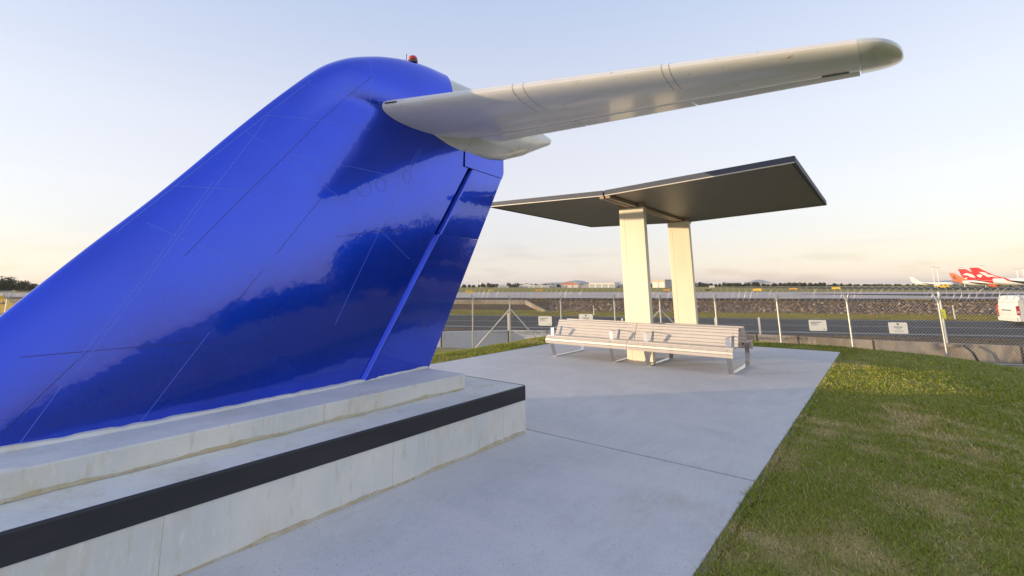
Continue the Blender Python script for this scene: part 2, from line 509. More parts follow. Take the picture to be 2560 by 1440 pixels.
def dryness(x, y):
    a = vnoise(x, y * 0.6, 0.55, 1) * 0.3 + vnoise(x, y * 0.7, 1.7, 2) * 0.35 + vnoise(x, y, 6, 5) * 0.35
    edge = np.exp(-np.abs(x - SX1) / 0.25) * 0.05
    w = x * 0.22 + y + 0.12 * np.sin(x * 2.1) + 0.10 * (vnoise(x, y, 2.0, 15) - 0.5)
    for c0, x0, x1 in ((13.0, -0.6, 1.6), (11.6, 0.4, 2.6), (10.5, -0.5, 0.9), (9.4, 0.6, 3.4), (8.2, -0.3, 0.8), (7.3, 1.2, 3.2), (6.3, 0.0, 1.4), (5.2, 1.3, 3.0)):
        edge = edge + 0.32 * np.exp(-((w - c0) / 0.035) ** 2) * np.clip((x - x0) * 4, 0, 1) * np.clip((x1 - x) * 4, 0, 1) * (vnoise(x, y, 1.6, 17) > 0.3)
    near = np.clip((5.0 - y) / 3.0, 0, 1) * np.clip((2.2 - x) / 2, 0, 1) * 0.10
    return np.clip((a + edge + near - 0.56) * 4.0, 0, 0.9)


def lawn_col(x, y, rnd):
    d = dryness(x, y)[:, None]
    g = np.array([0.225, 0.245, 0.026]) * (0.7 + 0.6 * rnd[:, None])
    g2 = np.array([0.36, 0.305, 0.05])
    k = vnoise(x, y, 2.2, 9)[:, None]
    g = g * (1 - 0.4 * k) + g2 * 0.4 * k
    s = np.array([0.56, 0.42, 0.20]) * (0.75 + 0.5 * rnd[:, None])
    return g * (1 - d) + s * d


gx_ = np.concatenate([np.arange(-24, -9, 0.5), np.arange(-9, 6, 0.12), np.arange(6, 16.1, 0.5)])
gy_ = np.concatenate([np.arange(-22, 0, 0.6), np.arange(0, 16, 0.12), np.arange(16, 30, 0.5)])
GX, GY = np.meshgrid(gx_, gy_)
gxf, gyf = GX.ravel(), GY.ravel()
GZ = mound(gxf, gyf)
nx, ny = len(gx_), len(gy_)
ii = np.arange(nx * ny).reshape(ny, nx)
Q = np.stack([ii[:-1, :-1], ii[:-1, 1:], ii[1:, 1:], ii[1:, :-1]], -1).reshape(-1, 4)
Q = Q[GZ[Q].max(1) > -1.4]
tag(np_mesh('lawn', np.stack([gxf, gyf, GZ], 1), Q, M_LAWN, lawn_col(gxf, gyf, np.full(len(gxf), 0.5)), smooth=True), kind='structure')

# grass blades
def blades(n, xr, yr, hmin, hmax, keep):
    x = RNG.uniform(*xr, n)
    y = RNG.uniform(*yr, n)
    k = keep(x, y) > RNG.random(n)
    return x[k], y[k]


bx, by = blades(1500000, (SX1 - 0.005, 5.5), (0.8, 15.2), 0, 0, lambda x, y: np.clip(15.0 / (x * x + (y * 0.95) ** 2 + 0.5), 0, 1.0) * np.where(x < SX1 + .06, 1.0, .62))
bx2, by2 = blades(120000, (-8.6, SX0 + 0.005), (4.0, 14.6), 0, 0, lambda x, y: 0.45 * np.ones_like(x))
bx3, by3 = blades(60000, (-7.8, -0.6), (SY1, 15.0), 0, 0, lambda x, y: 0.5 * np.ones_like(x))
bx, by = np.concatenate([bx, bx2, bx3]), np.concatenate([by, by2, by3])
nb = len(bx)
dist = np.hypot(bx, by)
bz = mound(np.where(np.abs(bx - SX1) < .03, SX1 + .04, bx), by) - 0.003
bz = np.where((bx > SX0 - .02) & (bx < SX1 + .02), -0.02, bz)
rnd = RNG.random(nb)
hgt = (0.011 + 0.024 * RNG.random(nb) ** 1.8) * (1 - 0.25 * dryness(bx, by)) * (1 + 0.5 * (vnoise(bx, by, 1.2, 6) > 0.62))
wid = (0.0016 + 0.0016 * RNG.random(nb)) * np.clip(dist / 4.0, 0.8, 2.6)
ang = RNG.uniform(0, 2 * np.pi, nb)
lean = RNG.normal(0, 0.55, (nb, 2)) * hgt[:, None]
lean[:, 0] = np.where((np.abs(bx - SX1) < .05), lean[:, 0] - 0.004, lean[:, 0])
dxv, dyv = np.cos(ang) * wid, np.sin(ang) * wid
b0 = np.stack([bx - dxv, by - dyv, bz], 1)
b1 = np.stack([bx + dxv, by + dyv, bz], 1)
m0 = np.stack([bx - dxv * .8 + lean[:, 0] * .35, by - dyv * .8 + lean[:, 1] * .35, bz + hgt * .6], 1)
m1 = np.stack([bx + dxv * .8 + lean[:, 0] * .35, by + dyv * .8 + lean[:, 1] * .35, bz + hgt * .6], 1)
tp = np.stack([bx + lean[:, 0], by + lean[:, 1], bz + hgt], 1)
V = np.stack([b0, b1, m1, m0, tp], 1).reshape(-1, 3)
base = np.arange(nb)[:, None] * 5
F = np.concatenate([base + np.array([[0, 1, 2]]), base + np.array([[0, 2, 3]]), base + np.array([[3, 2, 4]])], 0)
bc = lawn_col(bx + RNG.normal(0, .05, nb), by + RNG.normal(0, .05, nb), rnd) * 1.25
tuft = (RNG.random(nb) < 0.10)[:, None]
bc = np.where(tuft, np.array([0.50, 0.41, 0.24]), bc)
bc = np.where((RNG.random(nb) < 0.12)[:, None], np.array([0.20, 0.33, 0.03]), bc)
tag(np_mesh('grass', V, F, M_LEAF, np.repeat(bc, 5, 0)), 'short mown turf blades around the concrete pavement', 'grass', kind='stuff')

# ------------------------------------------------------------------ pavement
pave = thing('pavement', None, None, (-4.0, 4.0, 0.0))
pave['kind'] = 'structure'
JY = 4.425
MB().box(SX0, SX1, SY0, JY - 0.011, -0.16, 0.0).build('slab_panel', M_SLAB, pave, bevel=0.006)
MB().box(SX0, SX1, JY + 0.011, SY1, -0.16, 0.0).build('slab_panel', M_SLAB, pave, bevel=0.006)
MB().box(SX0 + 0.002, SX1 - 0.002, JY - 0.0105, JY + 0.0105, -0.15, -0.006).build('joint_filler', M_JOINT, pave)

# ------------------------------------------------------------------ plinth
PXC = -4.05
plinth = thing('plinth', 'two stepped pale concrete plinth with black edge band under the blue tail fin', 'plinth', (PXC, 1.0, 0.0))


def rounded_block(x0, x1, y0, y1, z0, z1, r):
    """plan rectangle with rounded far corners, small arris bevel left to the modifier"""
    poly = [(x0, y0), (x1, y0)]
    for k in range(7):
        a = math.pi / 2 * k / 6
        poly.append((x1 - r + r * math.cos(a), y1 - r + r * math.sin(a)))
    for k in range(7):
        a = math.pi / 2 + math.pi / 2 * k / 6
        poly.append((x0 + r + r * math.cos(a), y1 - r + r * math.sin(a)))
    return poly


P0 = -7.0
poly = rounded_block(-5.05, -3.05, P0, 4.34, 0, .46, 0.045)
MB().prism(poly, 'z', -0.02, 0.462).build('lower_block', M_PLINTH, plinth, bevel=0.008)
poly2 = rounded_block(-4.64, -3.46, P0 + 0.4, 3.84, .46, .6, 0.04)
MB().prism(poly2, 'z', 0.45, 0.603).build('upper_block', M_PLINTH, plinth, bevel=0.008)
# black band wraps the lower block's upper edge, proud by 4 mm
band_in = rounded_block(-5.048, -3.052, P0 + 0.01, 4.338, 0, 0, 0.045)
band_out = rounded_block(-5.055, -3.045, P0, 4.345, 0, 0, 0.05)
Vb, Fb = [], []
n = len(band_out)
prof = [(0, 0.322), (1, 0.324), (1, 0.454), (0.3, 0.4645), (-1.3, 0.4655), (-1.35, 0.4630)]
for i in range(n):
    o_, i_ = Vector(band_out[i]), Vector(band_in[i])
    d = (o_ - i_)
    for (k, z) in prof:
        p = i_ + d * k
        Vb.append((p.x, p.y, z))
np_ = len(prof)
for i in range(n - 1):
    for k in range(np_ - 1):
        if i == 0 or True:
            Fb.append((i * np_ + k, (i + 1) * np_ + k, (i + 1) * np_ + k + 1, i * np_ + k + 1))
MB().add(Vb, Fb).build('edge_band', M_TRIM, plinth, smooth=False)
# grout line and dirt at the foot of each riser
def dirt_line(name, x, y0, y1, z, w, hh, seed, n=220):
    V, F = [], []
    for i in range(n + 1):
        y = y0 + (y1 - y0) * i / n
        a = w * (0.35 + 0.9 * float(vnoise(y, 0.0, 3.1, seed)) * float(0.5 + vnoise(y, 0.3, 17, seed + 1)))
        b = hh * (0.3 + 1.0 * float(vnoise(y, 0.7, 4.3, seed + 2)) * float(0.5 + vnoise(y, 0.1, 23, seed + 3)))
        V += [(x + a, y, z + 0.0012), (x + 0.45 * min(a, b), y, z + 0.35 * b), (x + 0.0012, y, z + b)]
    for i in range(n):
        F += [(i * 3, i * 3 + 3, i * 3 + 4, i * 3 + 1), (i * 3 + 1, i * 3 + 4, i * 3 + 5, i * 3 + 2)]
    return MB().add(V, F).build(name, M_STAIN, plinth)


dirt_line('dirt_line', -3.05, -1.0, 4.29, 0.0, 0.016, 0.030, 21)
dirt_line('dirt_line', -3.46, -1.0, 3.80, 0.463, 0.03, 0.02, 31)
for y in (1.02, 2.55, 3.93):
    MB().box(-3.0515, -3.0497, y - 0.0015, y + 0.0015, 0.004, 0.319).build('form_joint', M_STAIN, plinth)
for y in (2.2,):
    MB().box(-3.4615, -3.4595, y - 0.0015, y + 0.0015, 0.47, 0.595).build('form_joint', M_STAIN, plinth)

# ------------------------------------------------------------------ tail fin
XC = -4.10
fin = thing('tail_fin', 'glossy blue aircraft tail fin with white tailplane mounted on the concrete plinth', 'tail fin', (XC, 2.0, 0.60))
OUT = np.array([(-.30, .5), (.371, 1.337), (.707, 1.743), (1.109, 2.208), (1.634, 2.866), (2.0, 3.3), (2.343, 3.672), (2.6, 3.86), (2.806, 3.965), (3.1, 4.08), (3.45, 4.17), (3.75, 4.208), (4.08, 4.215)])


def spline(P, m):
    """Catmull-Rom through points by chord length, m samples"""
    P = np.asarray(P, float)
    d = np.concatenate([[0], np.cumsum(np.sqrt(np.linalg.norm(np.diff(P, axis=0), axis=1)))])
    T = np.zeros_like(P)
    T[1:-1] = (P[2:] - P[:-2]) / (d[2:] - d[:-2])[:, None]
    T[0] = (P[1] - P[0]) / (d[1] - d[0])
    T[-1] = (P[-1] - P[-2]) / (d[-1] - d[-2])
    out = []
    for u in np.linspace(0, d[-1], m):
        i = min(np.searchsorted(d, u, side='right') - 1, len(P) - 2)
        h = d[i + 1] - d[i]
        w = (u - d[i]) / h
        out.append((2 * w ** 3 - 3 * w ** 2 + 1) * P[i] + (w ** 3 - 2 * w ** 2 + w) * h * T[i] + (-2 * w ** 3 + 3 * w ** 2) * P[i + 1] + (w ** 3 - w ** 2) * h * T[i + 1])
    return np.array(out)


OUTS = spline(OUT, 140)


def le_y(z):
    return np.interp(z, OUTS[:, 1], OUTS[:, 0])


def top_z(y):
    return np.interp(y, OUTS[:, 0], OUTS[:, 1])


def te_y(z):
    return 3.9 + (z - 0.585) * 0.571


def hinge_y(z):
    return 2.865 + (z - 0.573) * 0.667


def airfoil(c):
    c = np.clip(c, 0, 1)
    return np.maximum(0, (0.2969 * np.sqrt(c) - 0.126 * c - 0.3516 * c ** 2 + 0.2843 * c ** 3 - 0.1036 * c ** 4)) / 0.1


def half_thick(y, z):
    y, z = np.asarray(y, float), np.asarray(z, float)
    le, te = le_y(z), te_y(z)
    c = (y - le) / np.maximum(te - le, 0.05)
    hm = np.interp(z, [0.5, 3.3, 3.7, 4.2], [0.200, 0.122, 0.095, 0.03])
    a = hm * airfoil(c)
    zt = top_z(y)
    zc = np.minimum(3.70, zt - 0.16)
    wb = 0.20 * np.sqrt(np.clip(1 - ((4.35 - np.minimum(y, 4.35)) / 2.35) ** 2, 0, 1))
    q = np.where(z > zc, (z - zc) / np.maximum(zt - zc, 0.02), (zc - z) / 0.33)
    b = wb * np.sqrt(np.clip(1 - q ** 2, 0, 1))
    return (a ** 3 + b ** 3) ** (1 / 3)


def skin(name, rowsA, rowsB, ncol, m, parent, close_aft=True, power=2.0, thick=half_thick, grow=0.0, sides=(1, -1)):
    """rows run from A(i) (front edge) to B(i); both sides"""
    us = np.linspace(0, 1, ncol) ** power
    mb = MB()
    for sgn in sides:
        R = []
        for a, b in zip(rowsA, rowsB):
            y = a[0] + (b[0] - a[0]) * us
            z = a[1] + (b[1] - a[1]) * us
            h = thick(y, z) + grow
            R.append([(XC + sgn * float(hh), float(yy), float(zz)) for yy, zz, hh in zip(y, z, h)])
        mb.grid(R, flip=(sgn < 0))
        if sgn > 0:
            last = [r[-1] for r in R]
    if close_aft:
        mb.grid([last, [(2 * XC - p[0], p[1], p[2]) for p in last]])
    return mb.build(name, m, parent, smooth=True, fixn=False)


AFT = [(hinge_y(0.5), 0.5), (hinge_y(3.02), 3.02), (4.45, 3.25), (4.08, 3.5), (4.08, 4.0), (4.08, 4.213)]
# pair the outline with the aft curve by matching height
NR = 110
tt = np.linspace(0, 1, NR)
A = OUTS[np.clip((tt ** 0.9 * 139).astype(int), 0, 139)]
A = np.stack([np.interp(np.linspace(0, 139, NR), np.arange(140), OUTS[:, k]) for k in (0, 1)], 1)
az = np.array([p[1] for p in AFT])
B = np.stack([np.interp(A[:, 1], az, [p[0] for p in AFT]), np.minimum(A[:, 1], 4.213)], 1)
main = skin('fin_skin', A, B, 56, M_BLUE, fin, power=2.2)

# rudder in two leaves and the fixed blue tip behind it
def rud_thick(y0f, bulge=0.004):
    def f(y, z):
        le, te = y0f(z), te_y(z)
        c = np.clip((y - le) / (te - le), 0, 1)
        h0 = half_thick(y0f(z), z) + bulge
        r = 0.075
        d = y - le
        nose = h0 * np.sqrt(np.clip(1 - (1 - np.clip(d / r, 0, 1)) ** 2, 0, 1))
        taper = 1 - 0.955 * c
        return np.where(d < r, nose * taper, h0 * taper)
    return f


def rudder_leaf(name, z0, z1, gap, n=26, bulge=0.004):
    f = lambda z: hinge_y(z) + gap
    zs = np.linspace(z0, z1, n)
    o = skin(name, [(f(z), z) for z in zs], [(te_y(z), z) for z in zs], 34, M_BLUE, fin, power=2.4, thick=rud_thick(f, bulge))
    # end caps
    for z in (z0, z1):
        us = np.linspace(0, 1, 24) ** 2.2
        y = f(z) + (te_y(z) - f(z)) * us
        h = rud_thick(f, bulge)(y, np.full(24, z))
        MB().grid([[(XC + hh, yy, z) for hh, yy in zip(h, y)], [(XC - hh, yy, z) for hh, yy in zip(h, y)]]).build('rudder_end', M_SEAMD, o)
    return o


rudder_leaf('rudder', 0.575, 2.108, -0.012, bulge=0.045)
rudder_leaf('rudder', 2.113, 3.034, 0.045)
zs = np.linspace(3.04, 3.36, 8)
skin('rudder_horn', [(4.42, z) for z in zs], [(min(te_y(z), 5.345), z) for z in zs], 24, M_BLUE, fin, power=1.3, thick=lambda y, z: 0.085 * (1 - 0.93 * np.clip((y - 4.42) / 0.95, 0, 1)))
for z, yb in ((3.0385, 4.42),):
    MB().add([(XC + .08, 4.42, z), (XC - .08, 4.42, z), (XC - .004, 5.33, z), (XC + .004, 5.33, z)], [(0, 1, 2, 3)]).build('rudder_gap', M_DARK, fin)
# dark hinge slot behind the fin skin
mbh = MB()
for sgn in (1, -1):
    R = []
    for z in np.linspace(2.11, 3.02, 8):
        y = hinge_y(z)
        h = float(half_thick(y, z))
        R.append([(XC + sgn * h * 0.98, y + 0.001, z), (XC + sgn * h * 0.6, y + 0.02, z)])
    mbh.grid(R)
mbh.build('hinge_slot', M_DARK, fin)

# lapped seams: thin raised strips lying on the skin
SEAMS = [[(2.846, 3.896), (2.877, 3.228)], [(0.865, 1.877), (1.362, 2.465), (2.211, 3.462)], [(0.737, 0.984), (1.068, 1.573), (1.273, 1.968), (1.471, 2.333), (1.732, 2.794), (1.84, 3.008)],
         [(0.714, 1.016), (1.043, 1.586), (1.433, 2.327)], [(1.272, 1.73), (1.7, 2.287), (1.998, 2.66), (2.312, 3.072), (2.855, 3.706)], [(1.173, 2.261), (1.7, 2.287)],
         [(1.03, 1.96), (1.209, 1.873), (1.525, 1.742), (2.021, 1.45)], [(1.67, 2.803), (2.33, 2.468), (3.042, 2.095), (3.5, 1.80)], [(1.816, 3.005), (2.291, 3.067), (2.881, 3.141)],
         [(2.185, 3.416), (2.871, 3.369)], [(2.009, 2.67), (2.577, 2.683), (3.727, 2.688)], [(2.364, 2.332), (1.96, 1.785)], [(3.64, 3.105), (3.053, 2.071), (2.735, 1.47), (2.578, 1.162)],
         [(3.596, 3.095), (3.017, 2.068)], [(2.53, 1.965), (2.87, 2.039), (3.421, 2.116)], [(0.475, 1.1), (0.907, 1.107), (1.421, 1.107)], [(1.525, 1.203), (1.855, 1.648)],
         [(0.452, 0.699), (0.601, 0.892), (0.778, 1.105)], [(0.527, 0.629), (0.677, 0.915)], [(1.483, 1.171), (1.092, 0.606)]]
DARKS = {4, 11, 16, 17, 14, 15}


def seam(pts, m, width=0.0050, lift=0.0014, name='panel_seam'):
    P = []
    for (a, b) in zip(pts[:-1], pts[1:]):
        k = max(2, int(np.hypot(b[0] - a[0], b[1] - a[1]) / 0.035))
        for i in range(k):
            P.append((a[0] + (b[0] - a[0]) * i / k, a[1] + (b[1] - a[1]) * i / k))
    P.append(pts[-1])
    P = np.array(P)
    T = np.gradient(P, axis=0)
    T /= np.linalg.norm(T, axis=1)[:, None]
    N = np.stack([-T[:, 1], T[:, 0]], 1)
    R = []
    for o, l in ((-1, -0.0006), (-.6, lift), (.6, lift), (1, -0.0006)):
        q = P + N * o * width * 0.5
        h = half_thick(q[:, 0], q[:, 1]) + l
        R.append([(XC + float(hh), float(y), float(z)) for hh, (y, z) in zip(h, q)])
    return MB().grid(R).build(name, m, fin, fixn=True)


for i, sm in enumerate(SEAMS):
    seam(sm, M_SEAMD if i in DARKS else M_SEAM)
for (cy, cz, r, r2) in ((2.833, 2.49, 0.085, 0.085), (3.42, 2.72, 0.06, 0.075), (3.30, 1.90, 0.055, 0.085), (1.891, 1.364, 0.06, 0.06), (3.05, 2.56, .07, .07)):
    seam([(cy + r * math.cos(a), cz + r2 * math.sin(a)) for a in np.linspace(0.3, 2 * math.pi + 0.2, 40)], M_SEAMD, width=0.0032, name='access_panel_rim')

# bullet fairing behind the blue cap
def bullet_ring(y):
    f = np.interp(y, [3.30, 3.6, 4.08, 4.5, 4.9, 5.4, 5.9, 6.3, 6.6], [0.10, 0.165, 0.202, 0.28, 0.315, 0.295, 0.215, 0.13, 0.065])
    zc = np.interp(y, [3.30, 4.3, 5.0, 6.0, 6.6], [3.70, 3.70, 3.72, 3.84, 3.90])
    vt = np.interp(y, [3.30, 4.08, 4.6, 5.2, 5.8, 6.3, 6.6], [0.3, 0.475, 0.46, 0.38, 0.24, 0.12, 0.065])
    vb = np.interp(y, [3.30, 3.6, 4.1, 4.5, 4.9, 5.3, 5.8, 6.3, 6.6], [0.38, 0.44, 0.495, 0.485, 0.475, 0.45, 0.335, 0.165, 0.065])
    R = []
    for k in range(40):
        a = 2 * math.pi * k / 40
        s_, c_ = math.sin(a), math.cos(a)
        R.append((XC + f * c_, y, zc + (vt if s_ > 0 else vb) * s_))
    return R


ys = spline(np.stack([np.linspace(3.3, 6.6, 30), np.zeros(30)], 1), 60)[:, 0]
mb = MB().grid([bullet_ring(y) for y in ys], closed=True)
k0 = len(mb.v)
mb.f.append(tuple(range(40))[::-1])
mb.f.append(tuple(k0 - 40 + k for k in range(40)))
bullet = mb.build('bullet_fairing', M_WHITE2, fin, smooth=True)


def ring_seam(y, parent, a0=-1.9, a1=1.0, w=0.004):
    R = []
    for dy, g in ((-w / 2, 1.0), (0, 1.006), (w / 2, 1.0)):
        ring = bullet_ring(y + dy)
        zc = 3.72
        row = []
        for k in range(24):
            a = a0 + (a1 - a0) * k / 23
            i = (a % (2 * math.pi)) / (2 * math.pi) * 40
            p, q = Vector(ring[int(i) % 40]), Vector(ring[(int(i) + 1) % 40])
            x = p.lerp(q, i - int(i))
            row.append((XC + (x.x - XC) * g + 0.0005, x.y, zc + (x.z - zc) * g))
        R.append(row)
    MB().grid(R).build('fairing_seam', M_SEAMW, parent)


for y in (4.42, 5.45, 5.78, 6.48):
    ring_seam(y, bullet)

# tailplane
def tp_le(x):
    return 2.985 + (x + 4.05) * 0.414


def tp_te(x):
    return 4.80 + (x + 4.05) * 0.166


TZ = 3.455


def tp_section(x, c0, c1, n, tip=0.0, drop=0.0):
    """closed ring of the section between chord fractions c0..c1"""
    le, te = tp_le(x), tp_te(x)
    if tip > 0:
        k = math.sqrt(max(0.0, 1 - tip ** 2))
        k2 = max(0.0, 1 - tip ** 2.6) ** 0.42
        mid = le * 0.32 + te * 0.68
        le, te = mid + (le - mid) * k2, mid + (te - mid) * k2
    else:
        k = 1.0
    ch = te - le
    hm = np.interp(x, [-4.3, 0.1], [0.14, 0.078]) * k
    up_, lo_ = [], []
    for i in range(n):
        u = i / (n - 1)
        c = c0 + (c1 - c0) * (u * u * (3 - 2 * u) * 0.5 + u ** 2 * 0.5 if c0 == 0 else u)
        h = hm * float(airfoil(c))
        y = le + c * ch
        dz = -drop * max(0.0, c - c0) * ch
        up_.append((y, TZ + h * 0.85 + dz))
        lo_.append((y, TZ - h * 1.1 + dz))
    return up_ + lo_[::-1]


def tp_loft(name, xs, c0, c1, m, tips=None, drop=0.0, sgn=1, parent=None, n=22, capends=True):
    R = []
    for i, x in enumerate(xs):
        sec = tp_section(x, c0, c1, n, tips[i] if tips else 0.0, drop)
        R.append([((x if sgn > 0 else 2 * XC - x), y, z) for (y, z) in sec])
    mb = MB().grid(R, closed=True)
    nn = len(R[0])
    if capends:
        mb.add(R[0], [tuple(range(nn))])
        if not tips:
            mb.add(R[-1], [tuple(range(nn))[::-1]])
    return mb.build(name, m, parent or fin, smooth=True)


for sgn in (1, -1):
    tpl = tp_loft('tailplane', list(np.linspace(-4.02, 0.06, 24)), 0.0, 0.75, M_WHITE, sgn=sgn)
    tips = np.sin(np.linspace(0, math.pi / 2, 14))
    tip = tp_loft('tailplane_tip', [0.0625 + 0.30 * q for q in tips], 0.0, 1.0, M_WHITE2, tips=[min(0.9995, q) for q in tips], sgn=sgn, parent=tpl)
    for (xa, xb) in ((-3.78, -2.565), (-2.549, -1.347), (-1.331, 0.054)):
        e = tp_loft('elevator', list(np.linspace(xa, xb, 7)), 0.756, 1.0, M_WHITE, drop=0.09, sgn=sgn, n=10)
    for x in (-2.62, -2.52, -1.33, -1.27):
        R = []
        for dx in (-0.0022, 0.0022):
            row = []
            sec = tp_section(x + dx, 0.0, 0.30, 22)
            for (y, z) in sec:
                zc = TZ
                row.append(((x + dx) if sgn > 0 else 2 * XC - x - dx, y - 0.0007, zc + (z - zc) * 1.006 + (0.0006 if z > zc else -0.0006)))
            R.append(row)
        MB().grid(R).build('skin_band', M_SEAMW, tpl)
    # vent louvres near the tip
    if sgn > 0:
        for k in range(6):
            c = 0.62 + 0.022 * k
            pa, pb = [], []
            for x in (-0.22, -0.02):
                le, te = tp_le(x), tp_te(x)
                ch = te - le
                h = float(np.interp(x, [-4.3, 0.1], [0.14, 0.078])) * float(airfoil(c)) * 1.1
                pa.append((x, le + (c - 0.005) * ch, TZ - h - 0.0015))
                pb.append((x, le + (c + 0.005) * ch, TZ - h - 0.0015))
            MB().grid([pa, pb]).build('vent_louvre', M_INK, tpl)
        MB().add([(-3.93, 3.032, TZ + 0.012), (-3.80, 3.085, TZ + 0.012), (-3.80, 3.083, TZ - 0.004), (-3.93, 3.030, TZ - 0.004)], [(0, 1, 2, 3)]).build('marker_stripe', M_BLK, tpl)

# beacon and whip aerial
bz0 = float(top_z(3.56)) - 0.012
beacon = MB().tube([(XC, 3.56, bz0), (XC, 3.56, bz0 + 0.03)], 0.062, 20).build('beacon', M_BOLT, fin)
MB().tube([(XC, 3.56, bz0 + 0.026), (XC, 3.56, bz0 + 0.062), (XC, 3.56, bz0 + 0.086), (XC, 3.56, bz0 + 0.098)], 0.045, 20, radii=[0.057, 0.056, 0.044, 0.014]).build('beacon_lens', M_REDL, beacon, smooth=True)
MB().tube([(XC, 3.46, bz0 - 0.02), (XC, 3.46, bz0 + 0.085)], 0.004, 6).build('aerial', M_BLK, fin)
# mortar bead round the foot of the fin
V, F = [], []
for i in range(161):
    y = -0.2 + (3.86 + 0.2) * i / 160
    h = float(half_thick(min(y, 3.84), 0.62)) if y < hinge_y(.6) else float(half_thick(hinge_y(.6), .6)) * (1 - (y - hinge_y(.6)) / 1.1)
    w = 0.035 + 0.03 * float(vnoise(y, 0.0, 2.0, 8)) + 0.008 * float(vnoise(y, 0.0, 25, 9))
    zt = 0.603 + 0.016 + 0.01 * float(vnoise(y, 1.0, 14, 10))
    V += [(XC + max(h, 0) - 0.02, y, zt), (XC + max(h, 0) + w * 0.75, y, zt - 0.004), (XC + max(h, 0) + w, y, 0.603)]
for i in range(160):
    F += [(i * 3, i * 3 + 3, i * 3 + 4, i * 3 + 1), (i * 3 + 1, i * 3 + 4, i * 3 + 5, i * 3 + 2)]
MB().add(V, F).build('mortar_bead', M_PLINTH, plinth)

# ------------------------------------------------------------------ shelter
shelter = thing('shelter', 'bronze gull wing shelter roof on two cream columns behind the bench', 'shelter', (-3.98, 11.2, 0.0))
RY0, RY1, RV = 8.32, 13.4, -3.95
ZV = 3.215


def wing(xa, za, xb, zb, name):
    """flat wing from the valley (xa,za underside) to the outer edge (xb,zb)"""
    roof = MB().prism([(xa, za + 0.012), (xb, zb + 0.012), (xb, zb + 0.085), (xa, za + 0.085)], 'y', RY0 + 0.01, RY1 - 0.01).build(name, M_FASCIA, shelter)
    sg = 1 if xb > xa else -1
    n = 26
    for i in range(n):
        y0 = RY0 + 0.03 + (RY1 - RY0 - 0.06) * i / n
        y1 = y0 + (RY1 - RY0 - 0.06) / n - 0.007
        MB().prism([(xa + sg * .02, za), (xb - sg * .05, zb), (xb - sg * .05, zb + 0.011), (xa + sg * .02, za + 0.011)], 'y', y0, y1).build('soffit_board', M_SOFFIT, roof)
    # front, rear and outer fascia with cream drip lip
    for yy, d in ((RY0, -1), (RY1, 1)):
        MB().prism([(xa + sg * .004, za - 0.004), (xb, zb - 0.004), (xb, zb + 0.09), (xa + sg * .004, za + 0.09)], 'y', min(yy, yy + d * .012), max(yy, yy + d * .012)).build('fascia', M_FASCIA, roof)
        MB().prism([(xa + sg * .004, za - 0.018), (xb, zb - 0.018), (xb, zb - 0.005), (xa + sg * .004, za - 0.005)], 'y', min(yy - d * .014, yy + d * .016), max(yy - d * .014, yy + d * .016)).build('drip_lip', M_LIP, roof)
    MB().prism([(xb - sg * .002, zb - 0.012), (xb + sg * .012, zb - 0.012), (xb + sg * .012, zb + 0.09), (xb - sg * .002, zb + 0.09)], 'y', RY0 - 0.012, RY1 + 0.012).build('fascia', M_FASCIA, roof)
    return roof


wing(RV + 0.012, ZV, -0.83, 3.335, 'roof_wing')
wing(RV - 0.012, ZV, -6.84, 3.315, 'roof_wing')
for sg in (-1, 1):
    MB().box(min(RV + sg * .018, RV + sg * .105), max(RV + sg * .018, RV + sg * .105), RY0 + 0.03, RY1 - 0.03, ZV - 0.065, ZV - 0.004).build('beam', M_BEAM, shelter, bevel=0.004)
for y in (9.69, 12.72):
    colm = MB().box(-4.265, -3.725, y, y + 0.15, -0.01, ZV - 0.075).build('column', M_COL, shelter, bevel=0.008)
    MB().box(-4.155, -4.151, y - 0.0012, y + 0.002, 0.0, ZV - 0.12).build('column_seam', M_BEAM, colm)
    MB().box(-4.262, -4.07, y + 0.002, y + 0.148, ZV - 0.072, ZV + 0.006).build('head_plate', M_BEAM, colm)
    MB().box(-3.83, -3.728, y + 0.002, y + 0.148, ZV - 0.072, ZV + 0.008).build('head_plate', M_BEAM, colm)

# ------------------------------------------------------------------ benches
BYC = 9.80


